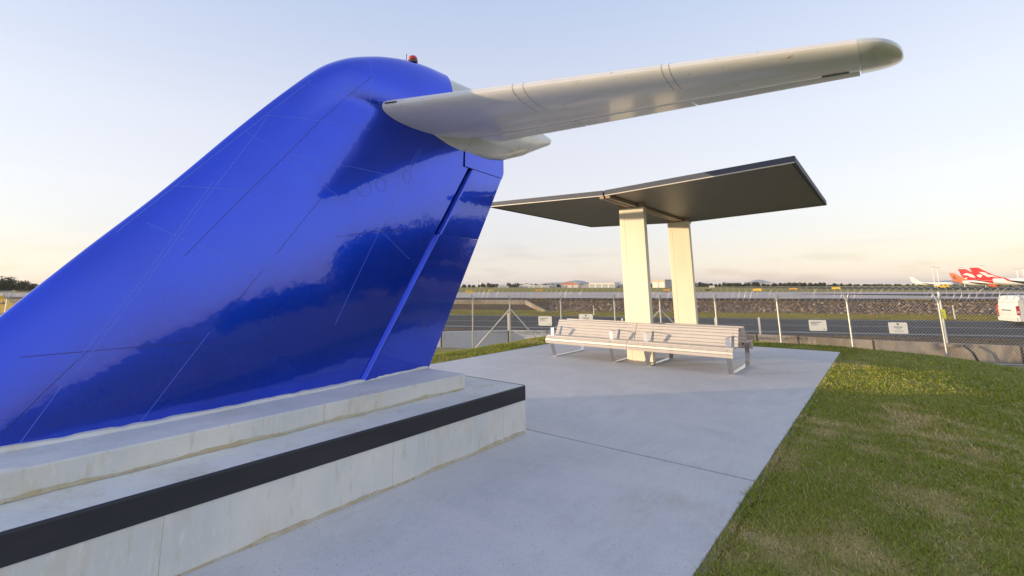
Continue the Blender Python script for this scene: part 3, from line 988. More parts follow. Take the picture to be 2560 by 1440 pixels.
def bench(x0, x1, legs, label):
    b = thing('bench', label, 'bench', ((x0 + x1) / 2, BYC, 0.0), 'back to back slatted benches around the column')
    # (y,z) strips as seen on the near side, mirrored for the far side
    prof = [((9.016, .285), (8.992, .332)), ((8.991, .347), (9.000, .388)), ((9.006, .402), (9.045, .436)), ((9.060, .446), (9.20, .460)), ((9.215, .460), (9.34, .448)),
            ((9.405, .440), (9.432, .480)), ((9.436, .488), (9.466, .537)), ((9.470, .545), (9.500, .594)), ((9.504, .602), (9.534, .651)), ((9.538, .659), (9.566, .706))]
    for side in (1, -1):
        def YY(y):
            return y if side > 0 else 2 * BYC - y
        for k, (p, q) in enumerate(prof):
            dv = Vector((q[0] - p[0], q[1] - p[1])).normalized()
            nv = Vector((dv.y, -dv.x)) * 0.016
            poly = [p, q, (q[0] + nv.x, q[1] + nv.y), (p[0] + nv.x, p[1] + nv.y)]
            s = MB().prism([(YY(y), z) for y, z in poly], 'x', x0, x1).build('slat', M_SLAT, b, bevel=0.003)
        # rolled top of the back
        pts = [(9.570, .713), (9.580, .734), (9.600, .748), (9.640, .753), (9.668, .745), (9.668, .735), (9.638, .741), (9.606, .736), (9.592, .725), (9.584, .708)]
        MB().prism([(YY(y), z) for y, z in pts], 'x', x0, x1).build('top_rail', M_SLAT, b)
        for x in legs:
            # flat bar armrest with its front upright
            pts = [(9.12, .455), (9.115, .600), (9.135, .606), (9.49, .606)]
            for (p, q) in zip(pts[:-1], pts[1:]):
                p, q = Vector((0, YY(p[0]), p[1])), Vector((0, YY(q[0]), q[1]))
                d = (q - p).normalized()
                MB().obox(((p + q) / 2) + Vector((x, 0, 0)), (1, 0, 0), d, Vector((1, 0, 0)).cross(d), 0.036 if abs(d.z) > .9 else 0.014, (q - p).length / 2 + .002, 0.005).build('armrest', M_ARM, b)
            for yz in ((9.10, .446), (9.02, .412)):
                MB().tube([(x, YY(yz[0]), yz[1] - .002), (x, YY(yz[0]), yz[1] + 0.006)], 0.009, 8).build('bolt', M_BOLT, b)
    for x in legs:
        def bar(name, p, q, w=0.04, th=0.006, m=M_STEEL):
            p, q = Vector((x, p[0], p[1])), Vector((x, q[0], q[1]))
            d = (q - p).normalized()
            return MB().obox((p + q) / 2, (1, 0, 0), d, Vector((1, 0, 0)).cross(d), w, (q - p).length / 2, th).build(name, m, b, bevel=.0015)
        bar('leg', (9.185, 0.012), (9.035, 0.40))
        bar('leg', (2 * BYC - 9.185, 0.012), (2 * BYC - 9.035, 0.40))
        bar('foot_rail', (9.19, 0.0075), (2 * BYC - 9.19, 0.0075), th=0.0065)
        bar('seat_bearer', (9.05, 0.392), (2 * BYC - 9.05, 0.392), w=0.02)
        bar('back_strut', (9.36, 0.39), (9.59, 0.715), w=0.02)
        bar('back_strut', (2 * BYC - 9.36, 0.39), (2 * BYC - 9.59, 0.715), w=0.02)
    return b


bench(-5.80, -3.975, (-5.69, -4.32), 'champagne slatted steel bench nearer the blue fin, left of the pair')
bench(-3.965, -2.10, (-3.62, -2.19), 'champagne slatted steel bench nearer the lawn, right of the pair')

# ------------------------------------------------------------------ security fence
fence = thing('security_fence', 'galvanised chain link security fence with razor coil beyond the lawn', 'fence', st(0, 0, -1.3))
fence_posts = [11.6, 9.18, 6.43, 4.16, 2.02, 0.0, -1.75, -3.92, -6.1, -7.76, -9.6] + [-11.3 - 2.1 * k for k in range(14)]
for t in fence_posts:
    p = MB().tube([st(0, t, -1.45), st(0, t, 0.9)], 0.034, 10).build('post', M_GALV, fence)
    for s_ in (-1, 1):
        MB().tube([st(0, t, 0.86), st(0.20 * s_, t, 1.14)], 0.026, 8).build('outrigger', M_GALV, p)
for t, dirs in ((-6.1, (-1, 1)), (0.0, (-1, 1)), (-21.8, (-1, 1))):
    for d in dirs:
        MB().tube([st(0.03, t, 0.55), st(0.03, t + d * 1.75, -1.35)], 0.028, 8).build('brace', M_GALV, fence)
for z in (0.88, -0.2, -1.2):
    MB().tube([st(-0.04, -42, z), st(-0.04, 13, z)], 0.004, 4).build('strain_wire', M_WIRE, fence)
for s_, z in ((-.2, 1.12), (.2, 1.12), (-.12, 1.0), (.12, 1.0)):
    MB().tube([st(s_, -42, z), st(s_, 13, z)], 0.0022, 4).build('barbed_wire', M_WIRE, fence)
# chain link: every wire runs diagonally from the bottom to the top
mbm = MB()
ZB, ZT = -1.3, 0.88
hgt_ = ZT - ZB
pitch = 0.10
k = -42.0
while k < 13:
    for d in (-1, 1):
        mbm.tube([st(-0.038 + 0.004 * d, k, ZB), st(-0.038 + 0.004 * d, k + d * hgt_, ZT)], 0.0026, 3, caps=False)
    k += pitch
tag(mbm.build('chain_link', M_WIRE, fence, fixn=False), kind='stuff')
mbc = MB()
pts = []
R_ = 0.235
for i in range(int(55 / 0.21 * 14)):
    a = 2 * math.pi * i / 14
    pts.append(st(R_ * math.cos(a), -42 + 0.21 * i / 14 + 0.1 * math.sin(a), 1.15 + R_ * math.sin(a) * 1.05))
mbc.tube(pts, 0.0048, 3, caps=False)
tag(mbc.build('razor_coil', M_WIRE, fence, fixn=False), kind='stuff')


def fence_sign(t, z, label, kind):
    sgn = thing('warning_sign', label, 'sign', st(-0.05, t, z), 'white notices wired to the fence')
    T3, S3 = Vector((*TV, 0)), Vector((*SV, 0))
    c = Vector(st(-0.055, t, z))
    # board with rounded corners
    W, H, r = 0.28, 0.19, 0.035
    pl = []
    for cx, cz, a0 in ((W - r, H - r, 0), (-W + r, H - r, 90), (-W + r, -H + r, 180), (W - r, -H + r, 270)):
        for q in range(5):
            a = math.radians(a0 + 22.5 * q)
            pl.append((cx + r * math.cos(a), cz + r * math.sin(a)))
    V = [c + T3 * x + Vector((0, 0, zz)) + S3 * d for d in (-0.004, 0.004) for x, zz in pl]
    n = len(pl)
    MB().add(V, [tuple(range(n)), tuple(range(n, 2 * n))] + [(i, (i + 1) % n, n + (i + 1) % n, n + i) for i in range(n)]).build('board', M_SIGN, sgn)

    def line(x0, x1, zz, h):
        MB().add([c + T3 * x + Vector((0, 0, w)) - S3 * 0.0065 for x, w in ((x0, zz - h), (x1, zz - h), (x1, zz + h), (x0, zz + h))], [(0, 1, 2, 3)]).build('print_line', M_INK, sgn)
    if kind == 'text':
        line(-0.22, 0.12, 0.11, 0.012)
        line(-0.22, -0.02, 0.065, 0.008)
        line(-0.22, 0.05, 0.03, 0.004)
        line(-0.22, 0.0, 0.0, 0.004)
        line(0.16, 0.22, -0.13, 0.012)
    else:
        MB().add([c + T3 * x + Vector((0, 0, w)) - S3 * 0.0065 for x, w in ((-0.05, 0.155), (0.05, 0.155), (0.0, 0.085))], [(0, 1, 2)]).build('emblem', M_INK, sgn)
        line(-0.13, 0.13, 0.035, 0.012)
        line(-0.10, 0.10, -0.005, 0.006)
        line(-0.06, 0.06, -0.045, 0.005)
        line(-0.16, 0.16, -0.10, 0.004)
        line(-0.14, 0.14, -0.125, 0.003)


fence_sign(-4.59, 0.06, 'white notice with heading on fence, next to the left end of the benches', 'text')
fence_sign(-2.91, 0.17, 'white notice with small emblem on fence, peeking over the bench back', 'emblem')
fence_sign(5.39, 0.04, 'white notice with heading on fence, beyond the right bench end', 'text')
fence_sign(7.86, -0.01, 'white notice with small emblem on fence, above the lawn', 'emblem')

# ------------------------------------------------------------------ drain wall
dwall = thing('drain_wall', 'low concrete drain wall of panels between the fence and the road', 'wall', st(9.5, 0, -2.3))
jt = [-45, -36, -27, -19.5, -11.9, -8.18, -1.2, 5.84, 7.68, 10.56, 15.5, 22, 30]
for a, b in zip(jt[:-1], jt[1:]):
    pa, pb = np.array(st(W_S(a), a)[:2]), np.array(st(W_S(b), b)[:2])
    u = (pb - pa) / np.linalg.norm(pb - pa)
    nrm = np.array([-u[1], u[0]])
    pa, pb = pa + u * 0.05, pb - u * 0.05
    Pn = [pa - nrm * .02, pb - nrm * .02, pb + nrm * .2, pa + nrm * .2]
    MB().prism([tuple(p) for p in Pn], 'z', -2.6, -1.20 + random.uniform(-.02, .02)).build('wall_panel', M_WALL_SHADE if b < 3 else M_WALL, dwall, bevel=.012)  # left panels take the colour with skylit shade painted in
    jp = pb + u * 0.05
    MB().prism([tuple(jp - u * .07 + nrm * .02), tuple(jp + u * .07 + nrm * .02), tuple(jp + u * .07 + nrm * .16), tuple(jp - u * .07 + nrm * .16)], 'z', -2.6, -1.235).build('joint_post', M_SOIL, dwall)

# culvert headwall under the taxiway
cul = thing('culvert_headwall', 'concrete culvert headwall with splayed wings set in the rock bank', 'culvert', st(35, -19, -1.3))
MB().prism([st(36.2, -27)[:2], st(36.2, -12)[:2], st(36.6, -12)[:2], st(36.6, -27)[:2]], 'z', -1.5, -0.12).build('back_wall', M_WALL, cul)
for t0, t1 in ((-27, -31), (-12, -9.2)):
    a, b = st(36.3, t0), st(33.2, t1)
    MB().add([(a[0], a[1], -1.5), (b[0], b[1], -1.5), (b[0], b[1], -1.15), (a[0], a[1], -0.12), (a[0] + .25, a[1] + .1, -1.5), (b[0] + .25, b[1] + .1, -1.5), (b[0] + .25, b[1] + .1, -1.15), (a[0] + .25, a[1] + .1, -0.12)],
             [(0, 1, 2, 3), (7, 6, 5, 4), (3, 2, 6, 7), (1, 5, 6, 2), (0, 3, 7, 4)]).build('wing_wall', M_WALL, cul)

# ------------------------------------------------------------------ rock bank
nr = 15000
rs = RNG.uniform(33.6, 37.5, nr)
rt = RNG.uniform(-75, 46, nr)
keep = ~((rt > -31) & (rt < -9) & (rs < 36.6)) & (rt > -9.5)
keep |= (rt < -31)
rs, rt = rs[keep], rt[keep]
nr = len(rs)
rz = np.interp(rs, [33.6, 34, 37.5, 38.6], [-1.3, -1.28, -0.36, -0.3])
ico = np.array([(0, 0, 1), (.9, 0, .35), (.28, .85, .35), (-.73, .52, .35), (-.73, -.52, .35), (.28, -.85, .35), (.5, .5, -.6), (-.5, .5, -.6), (-.5, -.5, -.6), (.5, -.5, -.6)])
icof = np.array([(0, 1, 2), (0, 2, 3), (0, 3, 4), (0, 4, 5), (0, 5, 1), (1, 6, 2), (2, 7, 3), (2, 6, 7), (3, 8, 4), (3, 7, 8), (4, 8, 5), (5, 9, 1), (5, 8, 9), (1, 9, 6)])
sz = RNG.uniform(0.08, 0.2, nr) * (0.8 + 0.5 * RNG.random(nr))
Vr = ico[None] * (1 + RNG.normal(0, .16, (nr, 10, 1))) * (sz[:, None, None] * RNG.uniform(.6, 1.2, (nr, 1, 3)))
an = RNG.uniform(0, 6.28, nr)
c_, s_ = np.cos(an)[:, None], np.sin(an)[:, None]
Vr = np.stack([Vr[..., 0] * c_ - Vr[..., 1] * s_, Vr[..., 0] * s_ + Vr[..., 1] * c_, Vr[..., 2]], -1)
P = F0[None] + rs[:, None] * SV + rt[:, None] * TV
Vr += np.stack([P[:, 0], P[:, 1], rz], 1)[:, None]
Fr = (np.arange(nr)[:, None, None] * 10 + icof[None]).reshape(-1, 3)
pal = np.array([(0.15, 0.10, 0.075), (0.24, 0.17, 0.12), (0.08, 0.062, 0.055), (0.20, 0.11, 0.065), (0.34, 0.26, 0.19), (0.11, 0.08, 0.075), (0.26, 0.15, 0.07)])
rc = pal[RNG.integers(0, len(pal), nr)] * RNG.uniform(.8, 1.25, (nr, 1))
tag(np_mesh('rock_bank', Vr.reshape(-1, 3), Fr, M_ROCK, np.repeat(rc, 10, 0)), 'bank of loose brown rocks below the taxiway shoulder', 'rocks', kind='stuff')
strip('bank_earth', 33.8, 38.7, -400, 300, 0.012, M_SOIL)


# dry tussocks along the top of the bank
def tussocks(n, s0, s1, t0, t1, hmin, hmax, cols, name, label, clump=40):
    cs = RNG.uniform(s0, s1, n)
    ct = RNG.uniform(t0, t1, n)
    s = (cs[:, None] + RNG.normal(0, .22, (n, clump))).ravel()
    t = (ct[:, None] + RNG.normal(0, .45, (n, clump))).ravel()
    N = len(s)
    P = F0[None] + s[:, None] * SV + t[:, None] * TV
    z = np.interp(s, [a for a, _ in FAR], [b for _, b in FAR])
    h = RNG.uniform(hmin, hmax, N)
    a = RNG.uniform(0, 6.28, N)
    w = 0.03
    l = RNG.normal(0, .14, (N, 2))
    V = np.stack([np.stack([P[:, 0] - np.cos(a) * w, P[:, 1] - np.sin(a) * w, z], 1), np.stack([P[:, 0] + np.cos(a) * w, P[:, 1] + np.sin(a) * w, z], 1), np.stack([P[:, 0] + l[:, 0], P[:, 1] + l[:, 1], z + h], 1)], 1).reshape(-1, 3)
    F = np.arange(N * 3).reshape(-1, 3)
    pal = np.array(cols)
    c = np.repeat(pal[RNG.integers(0, len(pal), N)] * RNG.uniform(.7, 1.3, (N, 1)), 3, 0)
    tag(np_mesh(name, V, F, M_LEAF, c), label, 'grass', kind='stuff')


tussocks(520, 36.3, 37.9, -75, 46, 0.05, 0.15, [(0.30, 0.16, 0.045), (0.24, 0.13, 0.04), (0.34, 0.22, 0.07), (0.16, 0.10, 0.04)], 'dry_tussock', 'rusty dry tussocks fringing the top of the rock bank')
tussocks(900, 25.3, 34.0, -60, 40, 0.06, 0.16, [(0.24, 0.21, 0.03), (0.30, 0.22, 0.05), (0.17, 0.17, 0.03)], 'verge_grass', 'yellow green grass verge beyond the road', clump=60)
tussocks(160, 8.6, 10.7, -40, 30, 0.04, 0.14, [(0.24, 0.15, 0.06), (0.18, 0.11, 0.05), (0.12, 0.08, 0.04)], 'shoulder_weed', 'brown weeds on the soil strip beside the road', clump=30)

# ------------------------------------------------------------------ roadside furniture
T3, S3, Z3 = Vector((*TV, 0)), Vector((*SV, 0)), Vector((0, 0, 1))


def guide_post(s, t, h, label, cap=None):
    g = thing('guide_post', label, 'guide post', st(s, t), 'white guide posts along the road')
    c = Vector(st(s, t))
    MB().obox(c + Z3 * (h / 2 - .05), T3, S3, Z3, 0.05, 0.02, h / 2 + .05).build('post', M_PLASTIC, g, bevel=.008)
    MB().obox(c + Z3 * (h - 0.15) - S3 * 0.0225, T3, S3, Z3, 0.035, 0.002, 0.05).build('reflector', M_REDL if cap else M_SIGN, g)


guide_post(9.9, -8.3, 1.12, 'white guide post beside the road, left of the leftmost fence notice')
guide_post(26.5, -3.6, 0.95, 'white guide post on the far verge, behind the left bench', True)
guide_post(10.25, 6.15, 1.0, 'white guide post at the road edge, right of the right column')
guide_post(26.3, 24.3, 1.15, 'white guide post on the far verge, left of the yellow tagged pole', True)
guide_post(10.4, 3.9, 0.95, 'thin white guide post at the road edge, just right of the far column')
bo = thing('road_marker', 'short red post with white cap standing on the road', 'marker', st(16.2, -1.2))
c = Vector(st(16.2, -1.2, None, .03))
MB().tube([c, c + Z3 * 0.25], 0.07, 12).build('post', M_REDL, bo)
MB().tube([c + Z3 * 0.25, c + Z3 * 0.45], 0.07, 12).build('cap', M_PLASTIC, bo)
pm = thing('marker_pole', 'pale pole with yellow tag on a concrete pad by the drain', 'pole', st(6.9, 13.6, -1.3))
c = Vector(st(7.3, 13.2, -1.3))
MB().tube([c, c + Z3 * 2.45], 0.045, 10).build('pole', M_PLASTIC, pm)
MB().tube([c - Z3 * 0.05, c + Z3 * 0.07], 0.34, 20).build('pad', M_WALL, pm)
MB().obox(c + Z3 * 1.42 - S3 * 0.05, T3, S3, Z3, 0.11, 0.006, 0.21).build('tag', M_YTAG, pm)
for k in range(3):
    MB().obox(c + Z3 * (1.50 - .09 * k) - S3 * 0.0575, T3, S3, Z3, 0.05 - .01 * k, 0.001, 0.012).build('print_line', M_INK, pm)
MB().tube([Vector(st(6.4, 13.9, -2.35)), Vector(st(6.4, 13.6, -1.5)), Vector(st(6.6, 13.4, -1.22))], 0.05, 8).build('conduit', M_BLK, pm)

# yellow curve warning sign at the far left
ys_ = thing('curve_sign', 'yellow diamond road sign with black curved arrow at the far left', 'road sign', (-46.41, 4.29, -1.3))
c = Vector((-46.41, 4.10, 0.38))
fx = Vector((0.10, 1.0, 0)).normalized()      # sign's sideways axis as it faces the viewer
fn = Vector((1.0, -0.10, 0)).normalized()
MB().add([c + fx * a + Z3 * b + fn * d for d in (0.0, 0.02) for a, b in ((0, -.68), (.68, 0), (0, .68), (-.68, 0))], [(0, 1, 2, 3), (7, 6, 5, 4), (0, 4, 5, 1), (1, 5, 6, 2), (2, 6, 7, 3), (3, 7, 4, 0)]).build('board', M_YEL, ys_)
arc = [(-0.25, -0.34), (-0.24, -0.15), (-0.16, 0.03), (0.0, 0.12), (0.14, 0.14)]
for p, q in zip(arc[:-1], arc[1:]):
    d = Vector((q[0] - p[0], q[1] - p[1])).normalized()
    n2 = Vector((-d.y, d.x)) * 0.065
    MB().add([c + fx * a + Z3 * b + fn * 0.024 for a, b in ((p[0] + n2.x, p[1] + n2.y), (p[0] - n2.x, p[1] - n2.y), (q[0] - n2.x, q[1] - n2.y), (q[0] + n2.x, q[1] + n2.y))], [(0, 1, 2, 3)]).build('arrow', M_BLK, ys_)
MB().add([c + fx * a + Z3 * b + fn * 0.026 for a, b in ((.12, .28), (.12, 0.0), (.36, .15))], [(0, 1, 2)]).build('arrow_head', M_BLK, ys_)
MB().tube([c - Z3 * 1.7 - fn * .03, c + Z3 * .7 - fn * .03], 0.03, 8).build('post', M_GALV, ys_)


# ------------------------------------------------------------------ van
def build_van():
    base = Vector(st(20.6, 24.1, -1.3, 0.03))
    v = thing('van', 'white van with red tail light driving along the road at the right edge', 'van', base)

    def P(x, y, z):          # x forward along +t, y towards the fence (near side), z up
        return base + T3 * x - S3 * y + Z3 * z
    # body sections: (x, halfwidth, roof z, belly z)
    side = [(0.0, 0.32), (0.0, 0.55), (-0.03, 1.05), (0.10, 1.78), (0.22, 1.96), (0.5, 2.02), (3.4, 2.0), (3.75, 1.9), (4.45, 1.12), (5.05, 0.95), (5.15, 0.6), (5.12, 0.32)]
    R = []
    for yy, k in ((0.0, 0.90), (0.05, 0.97), (0.20, 1.0), (0.86, 1.0), (1.49, 1.0), (1.64, 0.97), (1.69, 0.90)):
        row = []
        for (x, z) in side:
            zz = z if 0.15 < yy < 1.55 else min(z, 1.95) - (0.09 if z > 1.5 else 0)
            row.append(P(x + (0.0 if 0.15 < yy < 1.55 else 0.05 * (1 if x < 2 else -1)), -yy + 1.69 / 2 + .0, zz))
        R.append(row)
    mb = MB().grid(R)
    nn = len(side)
    mb.f.append(tuple(range(nn)))
    mb.f.append(tuple(6 * nn + q for q in range(nn)))
    body = mb.build('body', M_VANW, v, smooth=False, bevel=.03)
    hw = 0.85
    MB().add([P(-0.008 + 0.19 * (z - 1.05) / 0.73, y, z) for y, z in ((-.68, 1.12), (.68, 1.12), (.64, 1.72), (-.64, 1.72))], [(0, 1, 2, 3)]).build('rear_window', M_GLASS, body)
    for sg in (1, -1):
        lamp = MB().obox(P(0.055, sg * 0.835, 1.02), T3, S3, Z3, 0.075, 0.03, 0.30).build('tail_light', M_REDL, v, bevel=.01)
        MB().obox(P(0.05, sg * 0.84, 0.92), T3, S3, Z3, 0.055, 0.031, 0.07).build('reversing_lens', M_WHL, lamp)
        for (xa, xb) in ((0.55, 1.75), (1.85, 3.0), (3.1, 3.75)):
            MB().add([P(x, sg * 0.852, z) for x, z in ((xa, 1.2), (xb, 1.2), (xb - .03, 1.75), (xa + .03, 1.75))], [(0, 1, 2, 3)]).build('side_panel_crease', M_VANW, body)
        for x in (0.95, 4.15):
            w = MB().tube([P(x, sg * 0.62, 0.33), P(x, sg * 0.83, 0.33)], 0.33, 24).build('wheel', M_TYRE, v)
            MB().tube([P(x, sg * 0.83, 0.33), P(x, sg * 0.842, 0.33)], 0.2, 18).build('rim', M_RIM, w)
    MB().obox(P(0.02, 0, 0.43), T3, S3, Z3, 0.10, 0.80, 0.13).build('rear_bumper', M_VANW, v, bevel=.02)
    MB().obox(P(0.5, 0, 0.27), T3, S3, Z3, 0.45, 0.74, 0.07).build('underbody', M_BLK, v)
    MB().obox(P(-0.035, 0, 0.86), T3, S3, Z3, 0.012, 0.25, 0.06).build('number_plate', M_SIGN, v)
    MB().obox(P(-0.02, 0, 1.02), T3, S3, Z3, 0.02, 0.4, 0.03).build('tailgate_handle', M_BLK, v)


build_van()


# ------------------------------------------------------------------ aircraft on the apron
def aircraft(name, label, pos, heading, L, D, finh, tailmat, rearmat, emblem, scale=1.0, winglet=None, group='airliners parked on the far apron'):
    a = thing(name, label, 'airliner', pos, group)
    h = math.radians(heading)
    fx = Vector((math.sin(h), math.cos(h), 0))
    fy = Vector((math.cos(h), -math.sin(h), 0))      # right wing side
    o = Vector(pos)

    def P(x, y, z):          # x from tail to nose
        return o + fx * x * scale + fy * y * scale + Z3 * z * scale
    zc = D * 0.5 + 1.6
    xs = [0, .03, .08, .16, .28, .36, .8, .88, .94, .98, 1.0]
    rr = [.10, .22, .42, .72, .96, 1, 1, .97, .80, .48, .05]
    zz = [.62, .52, .40, .2, .03, 0, 0, -.02, -.08, -.16, -.2]

    def ring(i):
        x, r, zo = xs[i] * L, rr[i] * D / 2, zz[i] * D * .5
        return [P(x, r * math.cos(q), zc + zo + r * math.sin(q)) for q in np.linspace(0, 2 * math.pi, 20, endpoint=False)]
    cut = 4
    MB().grid([ring(i) for i in range(cut - 1, len(xs))], closed=True).build('fuselage', M_ACW, a, smooth=True)
    MB().grid([ring(i) for i in range(0, cut)], closed=True).build('tail_cone', rearmat, a, smooth=True)
    z0 = zc + D * .38

    def slab(pts, th, m, nm, par=None):
        V = [P(x, th, z) for x, z in pts] + [P(x, -th, z) for x, z in pts]
        n = len(pts)
        return MB().add(V, [tuple(range(n)), tuple(range(n, 2 * n))[::-1]] + [(i, (i + 1) % n, n + (i + 1) % n, n + i) for i in range(n)]).build(nm, m, par or a)
    fl = finh
    finp = [(0.02 * L, z0), (0.30 * L, z0 - .3), (0.18 * L, z0 + .30 * fl), (0.045 * L, z0 + fl), (-0.035 * L, z0 + fl), (-0.005 * L, z0 + .3 * fl)]
    vf = slab(finp, 0.22, tailmat, 'vertical_fin')
    if emblem:
        for sg in (1, -1):
            for poly in emblem:
                MB().add([P(x * L, sg * 0.26, z0 + z * fl) for x, z in poly], [tuple(range(len(poly)))]).build('emblem', M_ACW if tailmat != M_ACO else M_BLK, vf)
    for sg in (1, -1):
        def plan(pts, th, m, nm, par=None):
            V = [P(x, sg * y, z + th) for x, y, z in pts] + [P(x, sg * y, z - th) for x, y, z in pts]
            n = len(pts)
            return MB().add(V, [tuple(range(n)), tuple(range(n, 2 * n))[::-1]] + [(i, (i + 1) % n, n + (i + 1) % n, n + i) for i in range(n)]).build(nm, m, par or a)
        plan([(.13 * L, 0.3, zc + .5), (.05 * L, 0.3, zc + .5), (.0 * L, .16 * L, zc + 1.2), (.03 * L, .16 * L, zc + 1.2)], .12, M_ACG, 'tailplane')
        wg = plan([(.62 * L, D * .4, zc - D * .3), (.42 * L, D * .4, zc - D * .3), (.30 * L, .46 * L, zc + D * .1), (.34 * L, .46 * L, zc + D * .1)], .2, M_ACG, 'wing')
        if winglet:
            V = [(.34 * L, .46 * L, zc + D * .1), (.30 * L, .46 * L, zc + D * .1), (.265 * L, .475 * L, zc + D * .1 + 2.4), (.28 * L, .475 * L, zc + D * .1 + 2.4)]
            MB().add([P(x, sg * (y + d), z) for d in (-.1, .1) for x, y, z in V], [(0, 1, 2, 3), (7, 6, 5, 4), (0, 4, 5, 1), (1, 5, 6, 2), (2, 6, 7, 3), (3, 7, 4, 0)]).build('winglet', winglet, wg)
        e = MB().tube([P(.66 * L, sg * D * 1.2, zc - D * .55), P(.64 * L, sg * D * 1.2, zc - D * .55), P(.54 * L, sg * D * 1.2, zc - D * .5)], 1.2 * scale, 14, radii=[1.15 * scale, 1.3 * scale, .8 * scale]).build('engine', M_ACO if rearmat == M_ACO else M_ACW, a)
        for x in (.46,):
            MB().tube([P(x * L, sg * 2.4, .55), P(x * L, sg * 3.2, .55)], .55 * scale, 12).build('wheel', M_TYRE, a)
            MB().tube([P(x * L, sg * 2.8, .6), P(x * L, sg * 2.6, zc - D * .3)], .16 * scale, 6).build('landing_gear', M_ACG, a)
    MB().tube([P(.87 * L, -.3, .4), P(.87 * L, .3, .4)], .4 * scale, 12).build('nose_wheel', M_TYRE, a)
    MB().tube([P(.87 * L, 0, .4), P(.87 * L, 0, zc - D * .4)], .14 * scale, 6).build('landing_gear', M_ACG, a)
    return a


leap = [[(.045, .62), (.085, .60), (.125, .47), (.10, .42), (.155, .33), (.215, .08), (.16, .20), (.12, .16), (.085, .36)],
        [(.02, .34), (.05, .42), (.075, .34), (.055, .12), (.03, .20)]]
leap2 = [[(.0, .45), (.05, .62), (.10, .50), (.13, .30), (.16, .12), (.09, .22), (.05, .40)], [(.01, .12), (.05, .20), (.04, .02)]]
squig = [[(.01, .2), (.05, .34), (.10, .26), (.06, .18)], [(.0, .45), (.04, .60), (.07, .44), (.04, .38)], [(.03, .66), (.05, .72), (.055, .6)]]
aircraft('airliner', 'white airliner with tall red tail and white leaping emblem, nearest on the apron', (57.0, 556.0, -1.1), 100, 62, 5.7, 9.2, M_ACR, M_ACR, leap, winglet=M_ACR)
aircraft('airliner', 'second red tailed airliner, its fin just left of the tallest red tail', (53.5, 596.0, -1.2), 102, 60, 5.7, 9.2, M_ACR, M_ACR, leap2, winglet=M_ACR)
aircraft('airliner', 'orange tailed airliner left of the red tails on the apron', (45.0, 575.0, -1.2), 104, 40, 4.4, 6.6, M_ACO, M_ACO, squig)
aircraft('airliner', 'distant all white airliner left of the orange tail', (30.0, 930.0, -1.3), 100, 44, 4.2, 8.0, M_ACW, M_ACW, None)

# apron service truck
tk = thing('apron_truck', 'small yellow service truck on the apron left of the orange airliner', 'truck', (29.5, 440.0, -1.1))
c = Vector((29.5, 440.0, -1.05))
MB().prism([(c.x - 3, c.z + .5), (c.x + 2.9, c.z + .5), (c.x + 2.9, c.z + 1.5), (c.x + 2.0, c.z + 2.5), (c.x + .4, c.z + 2.5), (c.x + .2, c.z + 1.7), (c.x - 3, c.z + 1.7)], 'y', c.y - 1.1, c.y + 1.1).build('body', M_YEL2, tk)
for dx in (-2, 1.9):
    for dy in (-1.1, 0.9):
        MB().tube([(c.x + dx, c.y + dy, c.z + .5), (c.x + dx, c.y + dy + .2, c.z + .5)], .5, 14).build('wheel', M_TYRE, tk)
MB().box(c.x + .5, c.x + 1.9, c.y - 1.115, c.y - 1.1, c.z + 1.65, c.z + 2.3).build('window', M_GLASS, tk)


# ------------------------------------------------------------------ airfield guidance signs
def field_sign(x, y, w, h, m, label, seg=1):
    z = zfar(float((np.array([x, y]) - F0) @ SV))
    g = thing('guidance_sign', label, 'airfield sign', (x, y, z), 'airfield guidance signs')
    d = Vector((x, y, 0)).normalized()
    r = Vector((d.y, -d.x, 0))
    for k in range(seg):
        cx = Vector((x, y, z)) + r * ((k - (seg - 1) / 2) * (w / seg))
        MB().obox(cx + Z3 * (0.25 + h / 2), r, d, Z3, w / seg / 2 - .05, 0.12, h / 2).build('panel', m, g)
    for sg in (-1, 1):
        MB().tube([Vector((x, y, z)) + r * sg * w * .38, Vector((x, y, z + .3)) + r * sg * w * .38], .05, 6).build('leg', M_GALV, g)


field_sign(-73.2, 82.2, 1.7, 0.55, M_YEL2, 'double yellow airfield sign just right of the fin edge', 2)
field_sign(-75.6, 80.2, 1.1, 0.55, M_YEL2, 'single yellow airfield sign touching the fin edge')
field_sign(-83.1, 126.0, 2.4, 0.5, M_ORG, 'orange airfield sign above the left fence brace')
field_sign(-96, 118, 1.8, 0.4, M_YEL2, 'faint yellow airfield board left of the orange one')
field_sign(-26.7, 146.9, 2.2, 0.5, M_YEL2, 'long yellow airfield sign right of the far column', 2)
field_sign(-30.5, 169.8, 1.5, 0.6, M_ORG, 'orange airfield sign behind the long yellow one')
field_sign(-29.5, 235.7, 3.0, 0.5, M_ORG, 'orange airfield sign in the grass left of the bright yellow one')
field_sign(-17.4, 271.8, 3.4, 0.8, M_YEL2, 'bright yellow airfield sign beyond the pale taxiway')
field_sign(18.7, 197.8, 1.0, 0.65, M_BLK, 'black airfield sign below the red tails')
field_sign(16.4, 196.8, 0.5, 0.65, M_BLK, 'narrow black airfield sign left of the black one')
field_sign(-37, 139, 1.4, 0.45, M_BLK, 'small black airfield sign right of the columns', 3)
field_sign(-52, 150, 2.0, 0.4, M_ORG, 'orange airfield sign between the columns')


